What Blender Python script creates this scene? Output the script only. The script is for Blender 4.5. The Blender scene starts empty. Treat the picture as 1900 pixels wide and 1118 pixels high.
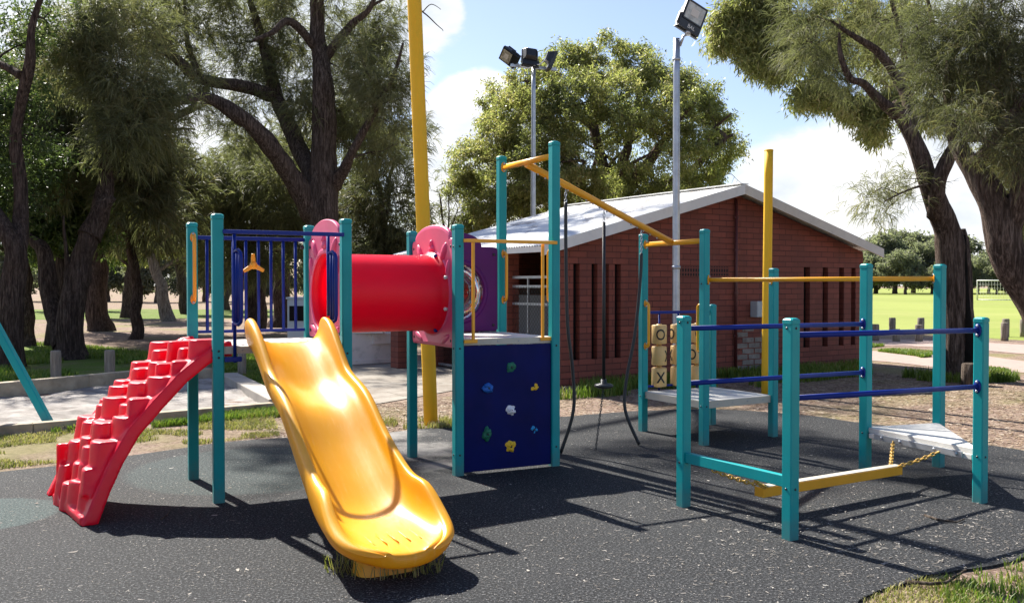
import bpy, bmesh, math, random
import numpy as np
from mathutils import Vector, Matrix, noise
R = math.radians
random.seed(7)
scene = bpy.context.scene
COL = scene.collection

# ------------------------------------------------------------------ camera geometry
F, EYE, TILT = 1700.0, 1.65, math.atan(31 / 1700)
FWD = Vector((0, math.cos(TILT), -math.sin(TILT))); UP = Vector((0, math.sin(TILT), math.cos(TILT)))
def ray(px, py):
    return Vector(((px - 950) / F, 0, 0)) + UP * ((559 - py) / F) + FWD
def G(px, py, z=0.0):
    """the point of the level z seen at a place of the photograph"""
    d = ray(px, py); s = (z - EYE) / d.z
    return Vector((d.x * s, d.y * s, z))
def PT(px, py, Y):
    d = ray(px, py); s = Y / d.y
    return Vector((d.x * s, Y, EYE + d.z * s))
def RP(px, py, p, n):
    d = ray(px, py); o = Vector((0, 0, EYE)); s = (p - o).dot(n) / d.dot(n)
    return o + d * s

cam = bpy.data.cameras.new('camera'); cam.lens = 36 * F / 1900; cam.sensor_width = 36
cam.clip_start = .05; cam.clip_end = 3000
camo = bpy.data.objects.new('camera', cam); COL.objects.link(camo)
camo.location = (0, 0, EYE); camo.rotation_euler = (R(90) - TILT, 0, 0)
scene.camera = camo

# ------------------------------------------------------------------ mesh builder
class MB:
    def __init__(s): s.v = []; s.f = []; s.m = []; s.s = []
    def add(s, vs, fs, m=0, smooth=False):
        b = len(s.v); s.v += [Vector(p) for p in vs]
        for f in fs:
            s.f.append([b + i for i in f]); s.m.append(m); s.s.append(smooth)
    def box(s, c, size, rot=None, m=0):
        hx, hy, hz = size[0] / 2, size[1] / 2, size[2] / 2; c = Vector(c)
        if rot is None: rot = Matrix.Identity(3)
        elif not isinstance(rot, Matrix): rot = Matrix.Rotation(rot, 3, 'Z')
        vs = [c + rot @ Vector((x * hx, y * hy, z * hz)) for z in (-1, 1) for y in (-1, 1) for x in (-1, 1)]
        s.add(vs, [(0, 2, 3, 1), (4, 5, 7, 6), (0, 1, 5, 4), (2, 6, 7, 3), (0, 4, 6, 2), (1, 3, 7, 5)], m)
    def beam(s, p, q, w, h, m=0, up=Vector((0, 0, 1))):
        p, q = Vector(p), Vector(q); d = q - p; L = d.length; x = d.normalized(); y = up.cross(x).normalized(); z = x.cross(y)
        s.box((p + q) / 2, (L, w, h), Matrix((x, y, z)).transposed(), m)
    def tube(s, path, rad, n=10, m=0, caps=True, smooth=True, closed=False):
        P = [Vector(p) for p in path]; k = len(P)
        if not hasattr(rad, '__len__'): rad = [rad] * k
        t0 = (P[1] - P[0]).normalized()
        a = t0.orthogonal().normalized(); base = len(s.v); prev = t0
        for i in range(k):
            if closed: t = (P[(i + 1) % k] - P[i - 1]).normalized()
            else: t = ((P[min(i + 1, k - 1)] - P[max(i - 1, 0)])).normalized()
            q = prev.rotation_difference(t); a = (q @ a); a = (a - t * a.dot(t)).normalized(); b = t.cross(a); prev = t
            for j in range(n):
                w = 2 * math.pi * j / n
                s.v.append(P[i] + (a * math.cos(w) + b * math.sin(w)) * rad[i])
        for i in range(k if closed else k - 1):
            i2 = (i + 1) % k
            for j in range(n):
                j2 = (j + 1) % n
                s.f.append([base + i * n + j, base + i * n + j2, base + i2 * n + j2, base + i2 * n + j]); s.m.append(m); s.s.append(smooth)
        if caps and not closed:
            s.f.append([base + j for j in reversed(range(n))]); s.m.append(m); s.s.append(False)
            s.f.append([base + (k - 1) * n + j for j in range(n)]); s.m.append(m); s.s.append(False)
    def lathe(s, prof, n=20, M=None, m=0, smooth=True, cap0=True, cap1=True):
        M = M or Matrix.Identity(4); base = len(s.v); k = len(prof)
        for r, z in prof:
            for j in range(n):
                w = 2 * math.pi * j / n; s.v.append(M @ Vector((r * math.cos(w), r * math.sin(w), z)))
        for i in range(k - 1):
            for j in range(n):
                j2 = (j + 1) % n
                s.f.append([base + i * n + j, base + i * n + j2, base + (i + 1) * n + j2, base + (i + 1) * n + j]); s.m.append(m); s.s.append(smooth)
        if cap0: s.f.append([base + j for j in reversed(range(n))]); s.m.append(m); s.s.append(False)
        if cap1: s.f.append([base + (k - 1) * n + j for j in range(n)]); s.m.append(m); s.s.append(False)
    def prism(s, pts, a, b, m=0):
        """outline pts (3D points) extruded from offset a to offset b (vectors)"""
        a, b = Vector(a), Vector(b); n = len(pts); P = [Vector(p) for p in pts]
        s.add([p + a for p in P] + [p + b for p in P],
              [list(reversed(range(n))), list(range(n, 2 * n))] + [(i, (i + 1) % n, n + (i + 1) % n, n + i) for i in range(n)], m)
    def blob(s, c, rx, ry, rz, seed=0, amp=.25, M=None, m=0, nu=12, nv=8, fr=2.2):
        M = M or Matrix.Identity(3); c = Vector(c); vs = []
        for i in range(nv + 1):
            th = math.pi * i / nv
            for j in range(nu):
                ph = 2 * math.pi * j / nu
                d = Vector((math.sin(th) * math.cos(ph), math.sin(th) * math.sin(ph), math.cos(th)))
                k = 1 + amp * noise.noise(d * fr / 2 + Vector((seed * 3.7, seed * 1.3, seed)))*1.6
                vs.append(c + M @ Vector((d.x * rx * k, d.y * ry * k, d.z * rz * k)))
        s.add(vs, [(i * nu + j, (i + 1) * nu + j, (i + 1) * nu + (j + 1) % nu, i * nu + (j + 1) % nu) for i in range(nv) for j in range(nu)], m, True)
    def build(s, name, mats, parent=None, bevel=0, subsurf=0, seg=2, fixn=False):
        if not isinstance(mats, (list, tuple)): mats = [mats]
        off = parent_origin(parent)
        me = bpy.data.meshes.new(name)
        me.from_pydata([p - off for p in s.v], [], s.f)
        me.polygons.foreach_set('material_index', s.m); me.polygons.foreach_set('use_smooth', s.s)
        for mt in mats: me.materials.append(mt)
        if fixn:
            bm = bmesh.new(); bm.from_mesh(me); bmesh.ops.recalc_face_normals(bm, faces=bm.faces); bm.to_mesh(me); bm.free()
        me.update()
        return link(name, me, parent, bevel, subsurf, seg)

def parent_origin(p):
    o = Vector((0, 0, 0))
    while p is not None: o = o + p.location; p = p.parent
    return o
def link(name, me, parent=None, bevel=0, subsurf=0, seg=2):
    o = bpy.data.objects.new(name, me); COL.objects.link(o)
    if parent is not None: o.parent = parent
    if bevel:
        b = o.modifiers.new('bevel', 'BEVEL'); b.width = bevel; b.segments = seg; b.limit_method = 'ANGLE'; b.angle_limit = R(40); b.harden_normals = False
    if subsurf:
        b = o.modifiers.new('subsurf', 'SUBSURF'); b.levels = b.render_levels = subsurf
    return o
def tag(o, label=None, cat=None, group=None, kind=None):
    if label: o['label'] = label
    if cat: o['category'] = cat
    if group: o['group'] = group
    if kind: o['kind'] = kind
    return o
def thing(name, label, cat, loc=(0, 0, 0), group=None):
    o = bpy.data.objects.new(name, None); COL.objects.link(o); o.location = loc; o.empty_display_size = .1
    return tag(o, label, cat, group)
def copy_tree(o, parent=None):
    c = o.copy(); COL.objects.link(c)
    if parent is not None: c.parent = parent
    for ch in [x for x in bpy.data.objects if x.parent == o and x != c]: copy_tree(ch, c)
    return c
def npmesh(name, V, Fq, mat, smooth=False):
    """fast mesh from arrays: V (n,3), Fq (m,k) with k = 3 or 4"""
    me = bpy.data.meshes.new(name); n, k = len(Fq), Fq.shape[1]
    me.vertices.add(len(V)); me.vertices.foreach_set('co', V.astype(np.float32).ravel())
    me.loops.add(n * k); me.loops.foreach_set('vertex_index', Fq.astype(np.int32).ravel())
    me.polygons.add(n); me.polygons.foreach_set('loop_start', np.arange(0, n * k, k, dtype=np.int32))
    me.polygons.foreach_set('loop_total', np.full(n, k, dtype=np.int32))
    if smooth: me.polygons.foreach_set('use_smooth', np.ones(n, dtype=bool))
    me.materials.append(mat); me.update(calc_edges=True); me.validate()
    return me

# ------------------------------------------------------------------ materials
class NT:
    def __init__(s, name):
        s.m = bpy.data.materials.new(name); s.m.use_nodes = True; s.t = s.m.node_tree; s.t.nodes.clear()
        s.out = s.n('ShaderNodeOutputMaterial')
    def n(s, typ, **kw):
        o = s.t.nodes.new(typ)
        for k, v in kw.items():
            if k.startswith('i_'): o.inputs[k[2:].replace('_', ' ')].default_value = v
            else: setattr(o, k, v)
        return o
    def l(s, a, b): s.t.links.new(a, b)
    def coord(s, kind='Object', scale=None):
        c = s.n('ShaderNodeTexCoord').outputs[kind]
        if scale is not None:
            mp = s.n('ShaderNodeMapping'); mp.inputs['Scale'].default_value = scale; s.l(c, mp.inputs['Vector']); c = mp.outputs['Vector']
        return c
    def noise(s, co, sc, det=4, rough=.55, dist=0):
        o = s.n('ShaderNodeTexNoise'); o.inputs['Scale'].default_value = sc; o.inputs['Detail'].default_value = det
        o.inputs['Roughness'].default_value = rough; o.inputs['Distortion'].default_value = dist
        if co is not None: s.l(co, o.inputs['Vector'])
        return o.outputs['Fac']
    def ramp(s, fac, stops, interp='LINEAR'):
        o = s.n('ShaderNodeValToRGB'); e = o.color_ramp.elements; o.color_ramp.interpolation = interp
        while len(e) < len(stops): e.new(.5)
        for el, (p, c) in zip(e, stops):
            el.position = p; el.color = (*c, 1) if hasattr(c, '__len__') else (c, c, c, 1)
        s.l(fac, o.inputs['Fac']); return o.outputs['Color']
    def mix(s, fac, a, b, mode='MIX'):
        o = s.n('ShaderNodeMix', data_type='RGBA', blend_type=mode)
        for sock, val in ((o.inputs[0], fac), (o.inputs[6], a), (o.inputs[7], b)):
            if isinstance(val, bpy.types.NodeSocket): s.l(val, sock)
            elif hasattr(val, '__len__'): sock.default_value = (*val[:3], 1)
            else: sock.default_value = val
        return o.outputs[2]
    def math(s, op, a, b=None, c=None):
        o = s.n('ShaderNodeMath', operation=op)
        for i, v in enumerate((a, b, c)):
            if v is None: continue
            if isinstance(v, bpy.types.NodeSocket): s.l(v, o.inputs[i])
            else: o.inputs[i].default_value = v
        return o.outputs[0]
    def bump(s, h, strength=.3, dist=.01):
        o = s.n('ShaderNodeBump'); o.inputs['Strength'].default_value = strength; o.inputs['Distance'].default_value = dist
        s.l(h, o.inputs['Height']); return o.outputs['Normal']
    def pbsdf(s, col, rough=.5, normal=None, metal=0, spec=.5, **kw):
        o = s.n('ShaderNodeBsdfPrincipled')
        for sock, v in (('Base Color', col), ('Roughness', rough), ('Metallic', metal), ('Specular IOR Level', spec)):
            if isinstance(v, bpy.types.NodeSocket): s.l(v, o.inputs[sock])
            elif hasattr(v, '__len__'): o.inputs[sock].default_value = (*v[:3], 1)
            else: o.inputs[sock].default_value = v
        for k, v in kw.items(): o.inputs[k.replace('_', ' ')].default_value = v
        if normal is not None: s.l(normal, o.inputs['Normal'])
        return o.outputs[0]
    def mixs(s, fac, a, b):
        o = s.n('ShaderNodeMixShader')
        if isinstance(fac, bpy.types.NodeSocket): s.l(fac, o.inputs[0])
        else: o.inputs[0].default_value = fac
        s.l(a, o.inputs[1]); s.l(b, o.inputs[2]); return o.outputs[0]
    def done(s, sh): s.l(sh, s.out.inputs['Surface']); return s.m

def paint(name, col, rough=.4, var=.12, scale=6, bump=.08, bscale=60, spec=.5, metal=0, transl=0, dirt=0, dirtcol=(.25, .2, .15), coat=0, tcol=None):
    t = NT(name); co = t.coord('Object')
    n = t.noise(co, scale, 5)
    a = tuple(c * (1 - var) for c in col); b = tuple(min(1, c * (1 + var)) for c in col)
    c = t.ramp(n, [(.3, a), (.7, b)])
    if dirt:
        d = t.noise(co, scale * 2.3, 6, .65)
        f = t.ramp(d, [(.52, 0.0), (.78, dirt)])
        c = t.mix(f, c, dirtcol)
    rg = t.math('MULTIPLY_ADD', t.noise(co, scale * 3, 4), .22, rough - .11)
    nm = t.bump(t.noise(co, bscale, 3), bump, .004) if bump else None
    sh = t.pbsdf(c, rg, nm, metal, spec, Coat_Weight=coat)
    if transl:
        tr = t.n('ShaderNodeBsdfTranslucent'); tr.inputs['Color'].default_value = (*(tcol or col), 1)
        sh = t.mixs(transl, sh, tr.outputs[0])
    return t.done(sh)

M = {}
M['teal'] = paint('teal_paint', (.0, .29, .30), .45, .09, 3, .05, 90, spec=.35, dirt=.12, dirtcol=(.2, .3, .3))
def teal_mat():
    t = NT('teal_paint'); co = t.coord('Object'); n = t.noise(co, 3, 5); sz = t.n('ShaderNodeSeparateXYZ'); t.l(co, sz.inputs[0])
    c = t.ramp(n, [(.3, (0, .265, .275)), (.7, (.002, .315, .325))])
    c = t.mix(t.ramp(t.noise(t.coord('Object', (1, 1, .25)), 26, 6, .75), [(.60, 0.0), (.72, .28)]), c, (.10, .36, .36))
    z = t.math('ADD', sz.outputs[2], t.math('MULTIPLY', t.noise(co, 16, 5, .7), .35))
    c = t.mix(t.ramp(z, [(.12, .55), (.36, 0.0)]), c, (.13, .135, .125))
    c = t.mix(t.ramp(t.noise(co, 60, 3, .8), [(.70, 0.0), (.75, .5)]), c, (.02, .10, .10))
    return t.done(t.pbsdf(c, .45, t.bump(t.noise(co, 90, 3), .05, .004), 0, .35))
M['teal'] = teal_mat()
M['blue'] = paint('navy_paint', (.001, .018, .2), .4, .1, 4, .05, 80, spec=.28)
M['navy_board'] = paint('navy_board', (.001, .005, .085), .5, .2, 3, .1, 30, spec=.14, dirt=.14, dirtcol=(.05, .012, .09))
M['yellow'] = paint('yellow_paint', (.84, .375, .016), .35, .06, 5, .05, 60, dirt=.15, dirtcol=(.45, .25, .05))
M['pole_yellow'] = paint('pole_yellow_paint', (.82, .48, .03), .6, .05, 2, .04, 40, spec=.2, dirt=.1, dirtcol=(.5, .33, .1))
M['slide'] = paint('slide_yellow_plastic', (.86, .405, .012), .40, .05, 4, .05, 25, spec=.75, transl=.1, dirt=.25, dirtcol=(.62, .36, .09))
M['red'] = paint('red_plastic', (.92, .003, .045), .40, .06, 4, .10, 22, spec=.4, transl=.45, tcol=(1, .015, .07))
M['climber'] = paint('climber_red_plastic', (.80, .004, .035), .40, .08, 5, .35, 26, spec=.42, transl=.25, coat=.12, tcol=(1, .01, .06), dirt=.16, dirtcol=(.72, .2, .22))
M['pink'] = paint('pink_plastic', (.80, .11, .25), .36, .08, 4, .08, 25, spec=.6, transl=.15)
M['purple'] = paint('purple_plastic', (.095, .004, .115), .45, .12, 4, .1, 30, spec=.25)
M['cream'] = paint('cream_steel', (.50, .46, .38), .5, .08, 5, .15, 70, dirt=.3, dirtcol=(.3, .26, .2))
M['deck'] = paint('deck_grey', (.62, .60, .56), .5, .1, 8, .2, 90, dirt=.35, dirtcol=(.35, .31, .27))
M['steel'] = paint('galvanised_steel', (.42, .45, .50), .42, .12, 9, .08, 60, metal=.75)
M['dark_steel'] = paint('dark_steel', (.05, .052, .056), .4, .1, 9, .05, 60, metal=.6)
M['chain_yellow'] = paint('chain_yellow', (.55, .33, .06), .45, .1, 20, 0, 60)
M['rubber_hose'] = paint('rubber_hose', (.018, .018, .02), .5, .15, 12, .1, 60)
M['masonry'] = paint('white_masonry', (.74, .67, .63), .8, .08, 2, .3, 20, dirt=.5, dirtcol=(.22, .18, .15), spec=.2)
M['white'] = paint('white_paint', (.72, .72, .70), .5, .05, 3, .08, 40, dirt=.25, dirtcol=(.42, .40, .36))
M['beige'] = paint('barge_paint', (.62, .58, .52), .55, .06, 3, .08, 40, dirt=.2)
M['black'] = paint('black_housing', (.02, .02, .024), .35, .1, 8, .05, 60)
M['letter'] = paint('letter_black', (.012, .012, .012), .5, .1, 8, 0)
M['barrel'] = paint('barrel_plastic', (.86, .56, .22), .42, .05, 8, .06, 40, transl=.12, dirt=.2, dirtcol=(.5, .33, .15))
M['hold_green'] = paint('hold_green', (.012, .15, .085), .6, .15, 20, .4, 120)
M['hold_blue'] = paint('hold_blue', (.012, .12, .46), .6, .15, 20, .4, 120)
M['hold_cyan'] = paint('hold_cyan', (.02, .32, .68), .6, .15, 20, .4, 120)
M['hold_yellow'] = paint('hold_yellow', (.88, .50, .02), .6, .15, 20, .4, 120)
M['hold_white'] = paint('hold_white', (.80, .76, .80), .6, .15, 20, .4, 120)
M['concrete'] = paint('concrete', (.33, .30, .265), .85, .2, 2, .5, 30, dirt=.5, dirtcol=(.22, .19, .16), spec=.2)
M['cabinet'] = paint('grey_cabinet', (.42, .46, .49), .45, .06, 3, .05, 40)
M['maroon'] = paint('maroon_pipe', (.09, .022, .022), .5, .1, 6, .05)
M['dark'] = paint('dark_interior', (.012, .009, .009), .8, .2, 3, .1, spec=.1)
M['grey_wall'] = paint('grey_render', (.26, .27, .29), .85, .1, 2, .3, 20, spec=.2)
M['timber_rail'] = paint('sleeper', (.36, .30, .22), .85, .3, 4, .6, 30, dirt=.5, dirtcol=(.16, .12, .08), spec=.2)
M['skin'] = M['white']

def slide_mat():
    t = NT('slide_yellow_plastic'); co = t.coord('Object'); mp = t.n('ShaderNodeMapping'); mp.inputs['Rotation'].default_value = (0, 0, R(61.5)); t.l(co, mp.inputs['Vector'])
    m2 = t.n('ShaderNodeMapping'); m2.inputs['Scale'].default_value = (1.6, 22, 4); t.l(mp.outputs[0], m2.inputs['Vector'])
    c = t.ramp(t.noise(co, 4, 5), [(.3, (.86, .39, .008)), (.7, (.90, .42, .010))])
    sc = t.noise(m2.outputs[0], 2.2, 7, .75)
    c = t.mix(t.ramp(sc, [(.56, 0.0), (.72, .4)]), c, (.88, .56, .15))
    c = t.mix(t.ramp(t.noise(co, 120, 2, .8), [(.68, 0.0), (.74, .5)]), c, (.92, .70, .32))
    c = t.mix(t.ramp(t.noise(co, 7, 7, .75), [(.60, 0.0), (.78, .22)]), c, (.60, .32, .07))
    rg = t.math('ADD', t.math('MULTIPLY', sc, .25), .26)
    sh = t.pbsdf(c, rg, t.bump(t.noise(co, 25, 4), .06, .004), 0, .5)
    tr = t.n('ShaderNodeBsdfTranslucent'); tr.inputs['Color'].default_value = (.9, .42, .012, 1)
    return t.done(t.mixs(.16, sh, tr.outputs[0]))
M['slide'] = slide_mat()

def glass_bubble():
    t = NT('clear_bubble'); tr = t.n('ShaderNodeBsdfTransparent'); tr.inputs['Color'].default_value = (.93, .93, .95, 1)
    gl = t.n('ShaderNodeBsdfGlossy'); gl.inputs['Roughness'].default_value = .05
    fr = t.n('ShaderNodeFresnel'); fr.inputs['IOR'].default_value = 1.5
    nm = t.bump(t.noise(t.coord('Object'), 14, 3), .1, .01); t.l(nm, gl.inputs['Normal'])
    return t.done(t.mixs(t.math('ADD', t.math('MULTIPLY', fr.outputs[0], 1.0), .09), tr.outputs[0], gl.outputs[0]))
M['bubble'] = glass_bubble()
def lampglass():
    t = NT('floodlight_glass'); co = t.coord('Object')
    c = t.ramp(t.noise(co, 9, 2), [(.35, (.30, .27, .20)), (.65, (.55, .52, .42))])
    return t.done(t.pbsdf(c, .08, None, 0, .8, Coat_Weight=.6))
M['lamp_glass'] = lampglass()

def post_wood():
    t = NT('weathered_log'); co = t.coord('Object', (14, 14, 1.2)); n = t.noise(co, 2.5, 6, .7)
    c = t.ramp(n, [(.3, (.13, .11, .09)), (.7, (.34, .30, .25))])
    return t.done(t.pbsdf(c, .9, t.bump(n, .7, .015), 0, .15))
M['log'] = post_wood()

def bark(name, c1, c2, c3, ring=1.0):
    t = NT(name); n = t.noise(t.coord('Object', (15, 15, 1.5)), 1.6, 9, .72, .5); n3 = t.noise(t.coord('Object', (34, 34, 5)), 1.5, 5, .7, .3)
    n2 = t.noise(t.coord('Object'), 1.1, 5, .65)
    c = t.ramp(n, [(.36, tuple(x * .45 for x in c1)), (.45, c1), (.55, c2), (.72, c3)])
    c = t.mix(t.ramp(n3, [(.42, .55), (.55, 0.0)]), c, tuple(x * .5 for x in c1))
    c = t.mix(t.ramp(n2, [(.42, 0.0), (.72, .55)]), c, tuple(.5 * (x + y) * .8 for x, y in zip(c1, c2)))
    h = t.math('ADD', t.math('MULTIPLY', n, 1.6), t.math('MULTIPLY', n3, .5))
    return t.done(t.pbsdf(c, .95, t.bump(h, 1.0, .10 * ring), 0, .08))
M['bark_casuarina'] = bark('casuarina_bark', (.085, .062, .052), (.22, .165, .14), (.40, .32, .27))
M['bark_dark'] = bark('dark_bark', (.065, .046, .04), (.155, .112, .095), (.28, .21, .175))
M['bark_pale'] = bark('pale_bark', (.2, .17, .14), (.38, .34, .29), (.5, .46, .4))
M['bark_brown'] = bark('brown_bark', (.09, .065, .053), (.25, .185, .155), (.45, .36, .30))
M['char'] = paint('charred_wood', (.012, .011, .01), .95, .4, 6, .8, 20, spec=.05)
M['deadwood'] = bark('dead_wood', (.1, .075, .06), (.23, .185, .15), (.36, .3, .25), .6)

def foliage(name, cols, transl=.3, rough=.5, nscale=.6, spec=.3):
    t = NT(name); g = t.n('ShaderNodeNewGeometry'); rnd = g.outputs['Random Per Island']
    co = t.coord('Object'); n = t.noise(co, nscale, 3, .6)
    f = t.math('ADD', t.math('MULTIPLY', rnd, .55), t.math('MULTIPLY', t.math('SUBTRACT', n, .28), 1.0))
    k = len(cols); c = t.ramp(f, [(.12 + .76 * i / (k - 1), cc) for i, cc in enumerate(cols)])
    sh = t.pbsdf(c, rough, None, 0, spec)
    tr = t.n('ShaderNodeBsdfTranslucent'); t.l(t.mix(1.0, c, (1.0, 1.12, .7), 'MULTIPLY'), tr.inputs['Color'])
    return t.done(t.mixs(transl, sh, tr.outputs[0]))
M['needles'] = foliage('casuarina_needles', [(.085, .085, .055), (.15, .155, .085), (.21, .21, .11), (.29, .25, .14)], .5, .55, .5, .2)
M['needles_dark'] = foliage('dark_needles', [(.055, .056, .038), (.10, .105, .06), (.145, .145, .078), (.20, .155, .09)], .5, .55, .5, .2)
M['leaf_gum'] = foliage('gum_leaves', [(.12, .135, .06), (.22, .235, .09), (.33, .325, .13), (.45, .37, .20)], .6, .42, .35, .45)
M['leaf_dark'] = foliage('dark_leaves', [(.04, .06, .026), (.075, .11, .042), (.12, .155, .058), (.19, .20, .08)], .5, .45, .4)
M['leaf_far'] = foliage('haze_tinted_leaves', [(.13, .135, .105), (.18, .19, .14), (.23, .235, .17), (.28, .275, .20)], .6, .55, .12)  # pale grey greens put the distance haze into the leaf colour
M['leaf_light'] = foliage('light_leaves', [(.05, .08, .02), (.1, .15, .035), (.17, .22, .05), (.25, .28, .07)], .4, .45, .4)
M['grass_blade'] = foliage('grass_blades', [(.06, .10, .015), (.11, .18, .025), (.18, .25, .04), (.33, .28, .10)], .4, .5, 1.2)
M['grass_dry'] = foliage('dry_grass', [(.12, .15, .03), (.24, .25, .06), (.36, .31, .14), (.46, .38, .22)], .35, .6, 2.0)
M['litter_pale'] = foliage('pale_litter', [(.08, .07, .06), (.20, .18, .155), (.33, .30, .27), (.48, .46, .42)], .05, .8, 3.0, .2)
M['litter'] = foliage('leaf_litter', [(.09, .05, .03), (.24, .16, .10), (.36, .28, .2), (.48, .41, .33)], .05, .8, 3.0, .2)

# ------------------------------------------------------------------ sky, sun
SUN_EL, SUN_DIR = R(44.2), Vector((-.602, .798, 0)).normalized()
w = bpy.data.worlds.new('World'); scene.world = w; w.use_nodes = True; nt = w.node_tree; nt.nodes.clear()
wn = NT.__new__(NT); wn.t = nt; wn.m = None
out = nt.nodes.new('ShaderNodeOutputWorld'); bg = nt.nodes.new('ShaderNodeBackground')
sky = nt.nodes.new('ShaderNodeTexSky'); sky.sky_type = 'NISHITA'; sky.sun_disc = False
sky.sun_elevation = SUN_EL; sky.sun_rotation = math.atan2(SUN_DIR.x, SUN_DIR.y); sky.air_density = 1.0; sky.dust_density = .6; sky.ozone_density = 1.6; sky.altitude = 50
SKY = .066
co = nt.nodes.new('ShaderNodeTexCoord').outputs['Generated']
nrm = nt.nodes.new('ShaderNodeVectorMath'); nrm.operation = 'NORMALIZE'; nt.links.new(co, nrm.inputs[0]); dirv = nrm.outputs[0]
mpn = nt.nodes.new('ShaderNodeMapping'); mpn.inputs['Scale'].default_value = (1, 1, 1.9); nt.links.new(dirv, mpn.inputs['Vector'])
big = wn.noise(mpn.outputs[0], 4.2, 9, .56, .25)
fine = wn.noise(mpn.outputs[0], 11, 8, .6, .3)
blobs = None
for (px, py, rad, wgt) in [(880, 235, .055, .55), (930, 320, .07, .5), (840, 320, .06, .5), (1690, 350, .09, .55), (1500, 420, .09, .42), (1850, 340, .12, .6), (1420, 370, .06, .2), (1790, 150, .1, .35), (60, 60, .1, .5), (300, 20, .1, .45), (640, 60, .1, .45), (330, 330, .1, .5), (795, 15, .035, .4), (480, 150, .1, .4), (1640, 440, .12, .4), (160, 300, .12, .4), (2300, 300, .3, .5), (-600, 200, .4, .5)]:
    d = ray(px, py).normalized()
    dp = nt.nodes.new('ShaderNodeVectorMath'); dp.operation = 'DOT_PRODUCT'; nt.links.new(dirv, dp.inputs[0]); dp.inputs[1].default_value = d
    mr = nt.nodes.new('ShaderNodeMapRange'); mr.interpolation_type = 'SMOOTHERSTEP'; nt.links.new(dp.outputs['Value'], mr.inputs['Value'])
    mr.inputs['From Min'].default_value = math.cos(rad * 1.5); mr.inputs['From Max'].default_value = math.cos(rad * .25)
    mr.inputs['To Min'].default_value = 0; mr.inputs['To Max'].default_value = wgt
    blobs = mr.outputs[0] if blobs is None else wn.math('MAXIMUM', blobs, mr.outputs[0])
dens = wn.math('ADD', wn.math('ADD', wn.math('MULTIPLY', big, .82), wn.math('MULTIPLY', fine, .32)), wn.math('MULTIPLY', blobs, .78))
mask = wn.ramp(dens, [(.71, 0.02), (.84, 1.0)], 'EASE')
shade = wn.ramp(wn.noise(mpn.outputs[0], 6.5, 6, .55), [(.36, (.66, .72, .80)), (.62, (1.04, 1.03, 1.02))])
scl = nt.nodes.new('ShaderNodeVectorMath'); scl.operation = 'SCALE'; nt.links.new(sky.outputs[0], scl.inputs[0]); scl.inputs['Scale'].default_value = SKY
sct = nt.nodes.new('ShaderNodeVectorMath'); sct.operation = 'MULTIPLY'; nt.links.new(scl.outputs[0], sct.inputs[0]); sct.inputs[1].default_value = (1.05, .98, 1.03); scl = sct
cl = nt.nodes.new('ShaderNodeVectorMath'); cl.operation = 'SCALE'; nt.links.new(shade, cl.inputs[0]); cl.inputs['Scale'].default_value = .45
skc = wn.mix(wn.math('MULTIPLY', mask, .96), scl.outputs[0], cl.outputs[0])
nt.links.new(skc, bg.inputs['Color']); bg.inputs['Strength'].default_value = 1.0
nt.links.new(bg.outputs[0], out.inputs['Surface'])

sun = bpy.data.lights.new('sun', 'SUN'); sun.energy = 5.0; sun.angle = R(.53); sun.color = (1, .95, .86)
so = bpy.data.objects.new('sun', sun); COL.objects.link(so)
sv = Vector((SUN_DIR.x * math.cos(SUN_EL), SUN_DIR.y * math.cos(SUN_EL), math.sin(SUN_EL)))
so.rotation_euler = sv.to_track_quat('Z', 'Y').to_euler(); so.location = sv * 60
scene.view_settings.view_transform = 'Standard'; scene.view_settings.look = 'None'; scene.view_settings.gamma = 1
scene.view_settings.exposure = 1.42
scene.cycles.use_denoising = True
scene.cycles.max_bounces = 6; scene.cycles.diffuse_bounces = 3; scene.cycles.glossy_bounces = 3; scene.cycles.transmission_bounces = 4; scene.cycles.transparent_max_bounces = 8
scene.cycles.caustics_reflective = False; scene.cycles.caustics_refractive = False
# ================================================================== the play structure: bolted together, so ONE thing
Z = Vector((0, 0, 1))
A1, A2 = G(406, 931), G(359, 888)
A3, A4 = G(643, 906), None
A4 = A2 + A3 - A1
B5, B6, B7 = G(850, 881), G(1028, 863), G(765, 847); B8 = B7 + B6 - B5
C9, C10, C11, C12 = G(1193, 799), G(1306, 825), G(1320, 787), G(1434, 809)
D13, D14, D15, D16, D17 = G(1268, 938), G(1466, 999), G(1605, 875), G(1741, 865), G(1818, 931)
DECK, DECKC, DECKT = 1.18, .45, .40
root = thing('play_structure', 'big teal post playground with yellow slide, red tunnel and navy climbing panel on black rubber', 'playground', tuple((B5 + B7) / 2))

def unit(a, b):
    d = (b - a); d.z = 0; return d.normalized()
def post(p, h, ang, name='post'):
    mb = MB(); w = .041; ch = .008; c, s = math.cos(ang), math.sin(ang)
    def ringz(w, ch, z):
        pts = [(w, -w + ch), (w, w - ch), (w - ch, w), (-w + ch, w), (-w, w - ch), (-w, -w + ch), (-w + ch, -w), (w - ch, -w)]
        return [Vector((p.x + x * c - y * s, p.y + x * s + y * c, z)) for x, y in pts]
    levels = [ringz(w, ch, -.05), ringz(w, ch, h - .043), ringz(w - .003, ch, h - .042), ringz(w - .003, ch, h - .038), ringz(w + .0025, ch + .002, h - .037), ringz(w + .0025, ch + .002, h - .012), ringz(w - .006, ch + .004, h - .003), ringz(w - .013, ch + .005, h)]
    vs = sum(levels, []); fs = []
    for i in range(len(levels) - 1):
        for j in range(8): fs.append((i * 8 + j, i * 8 + (j + 1) % 8, (i + 1) * 8 + (j + 1) % 8, (i + 1) * 8 + j))
    fs.append([(len(levels) - 1) * 8 + j for j in range(8)])
    mb.add(vs, fs)
    return mb.build(name, M['teal'], root)
angA, angB, angC, angD = R(26), R(27.5), R(30), R(31)
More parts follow.
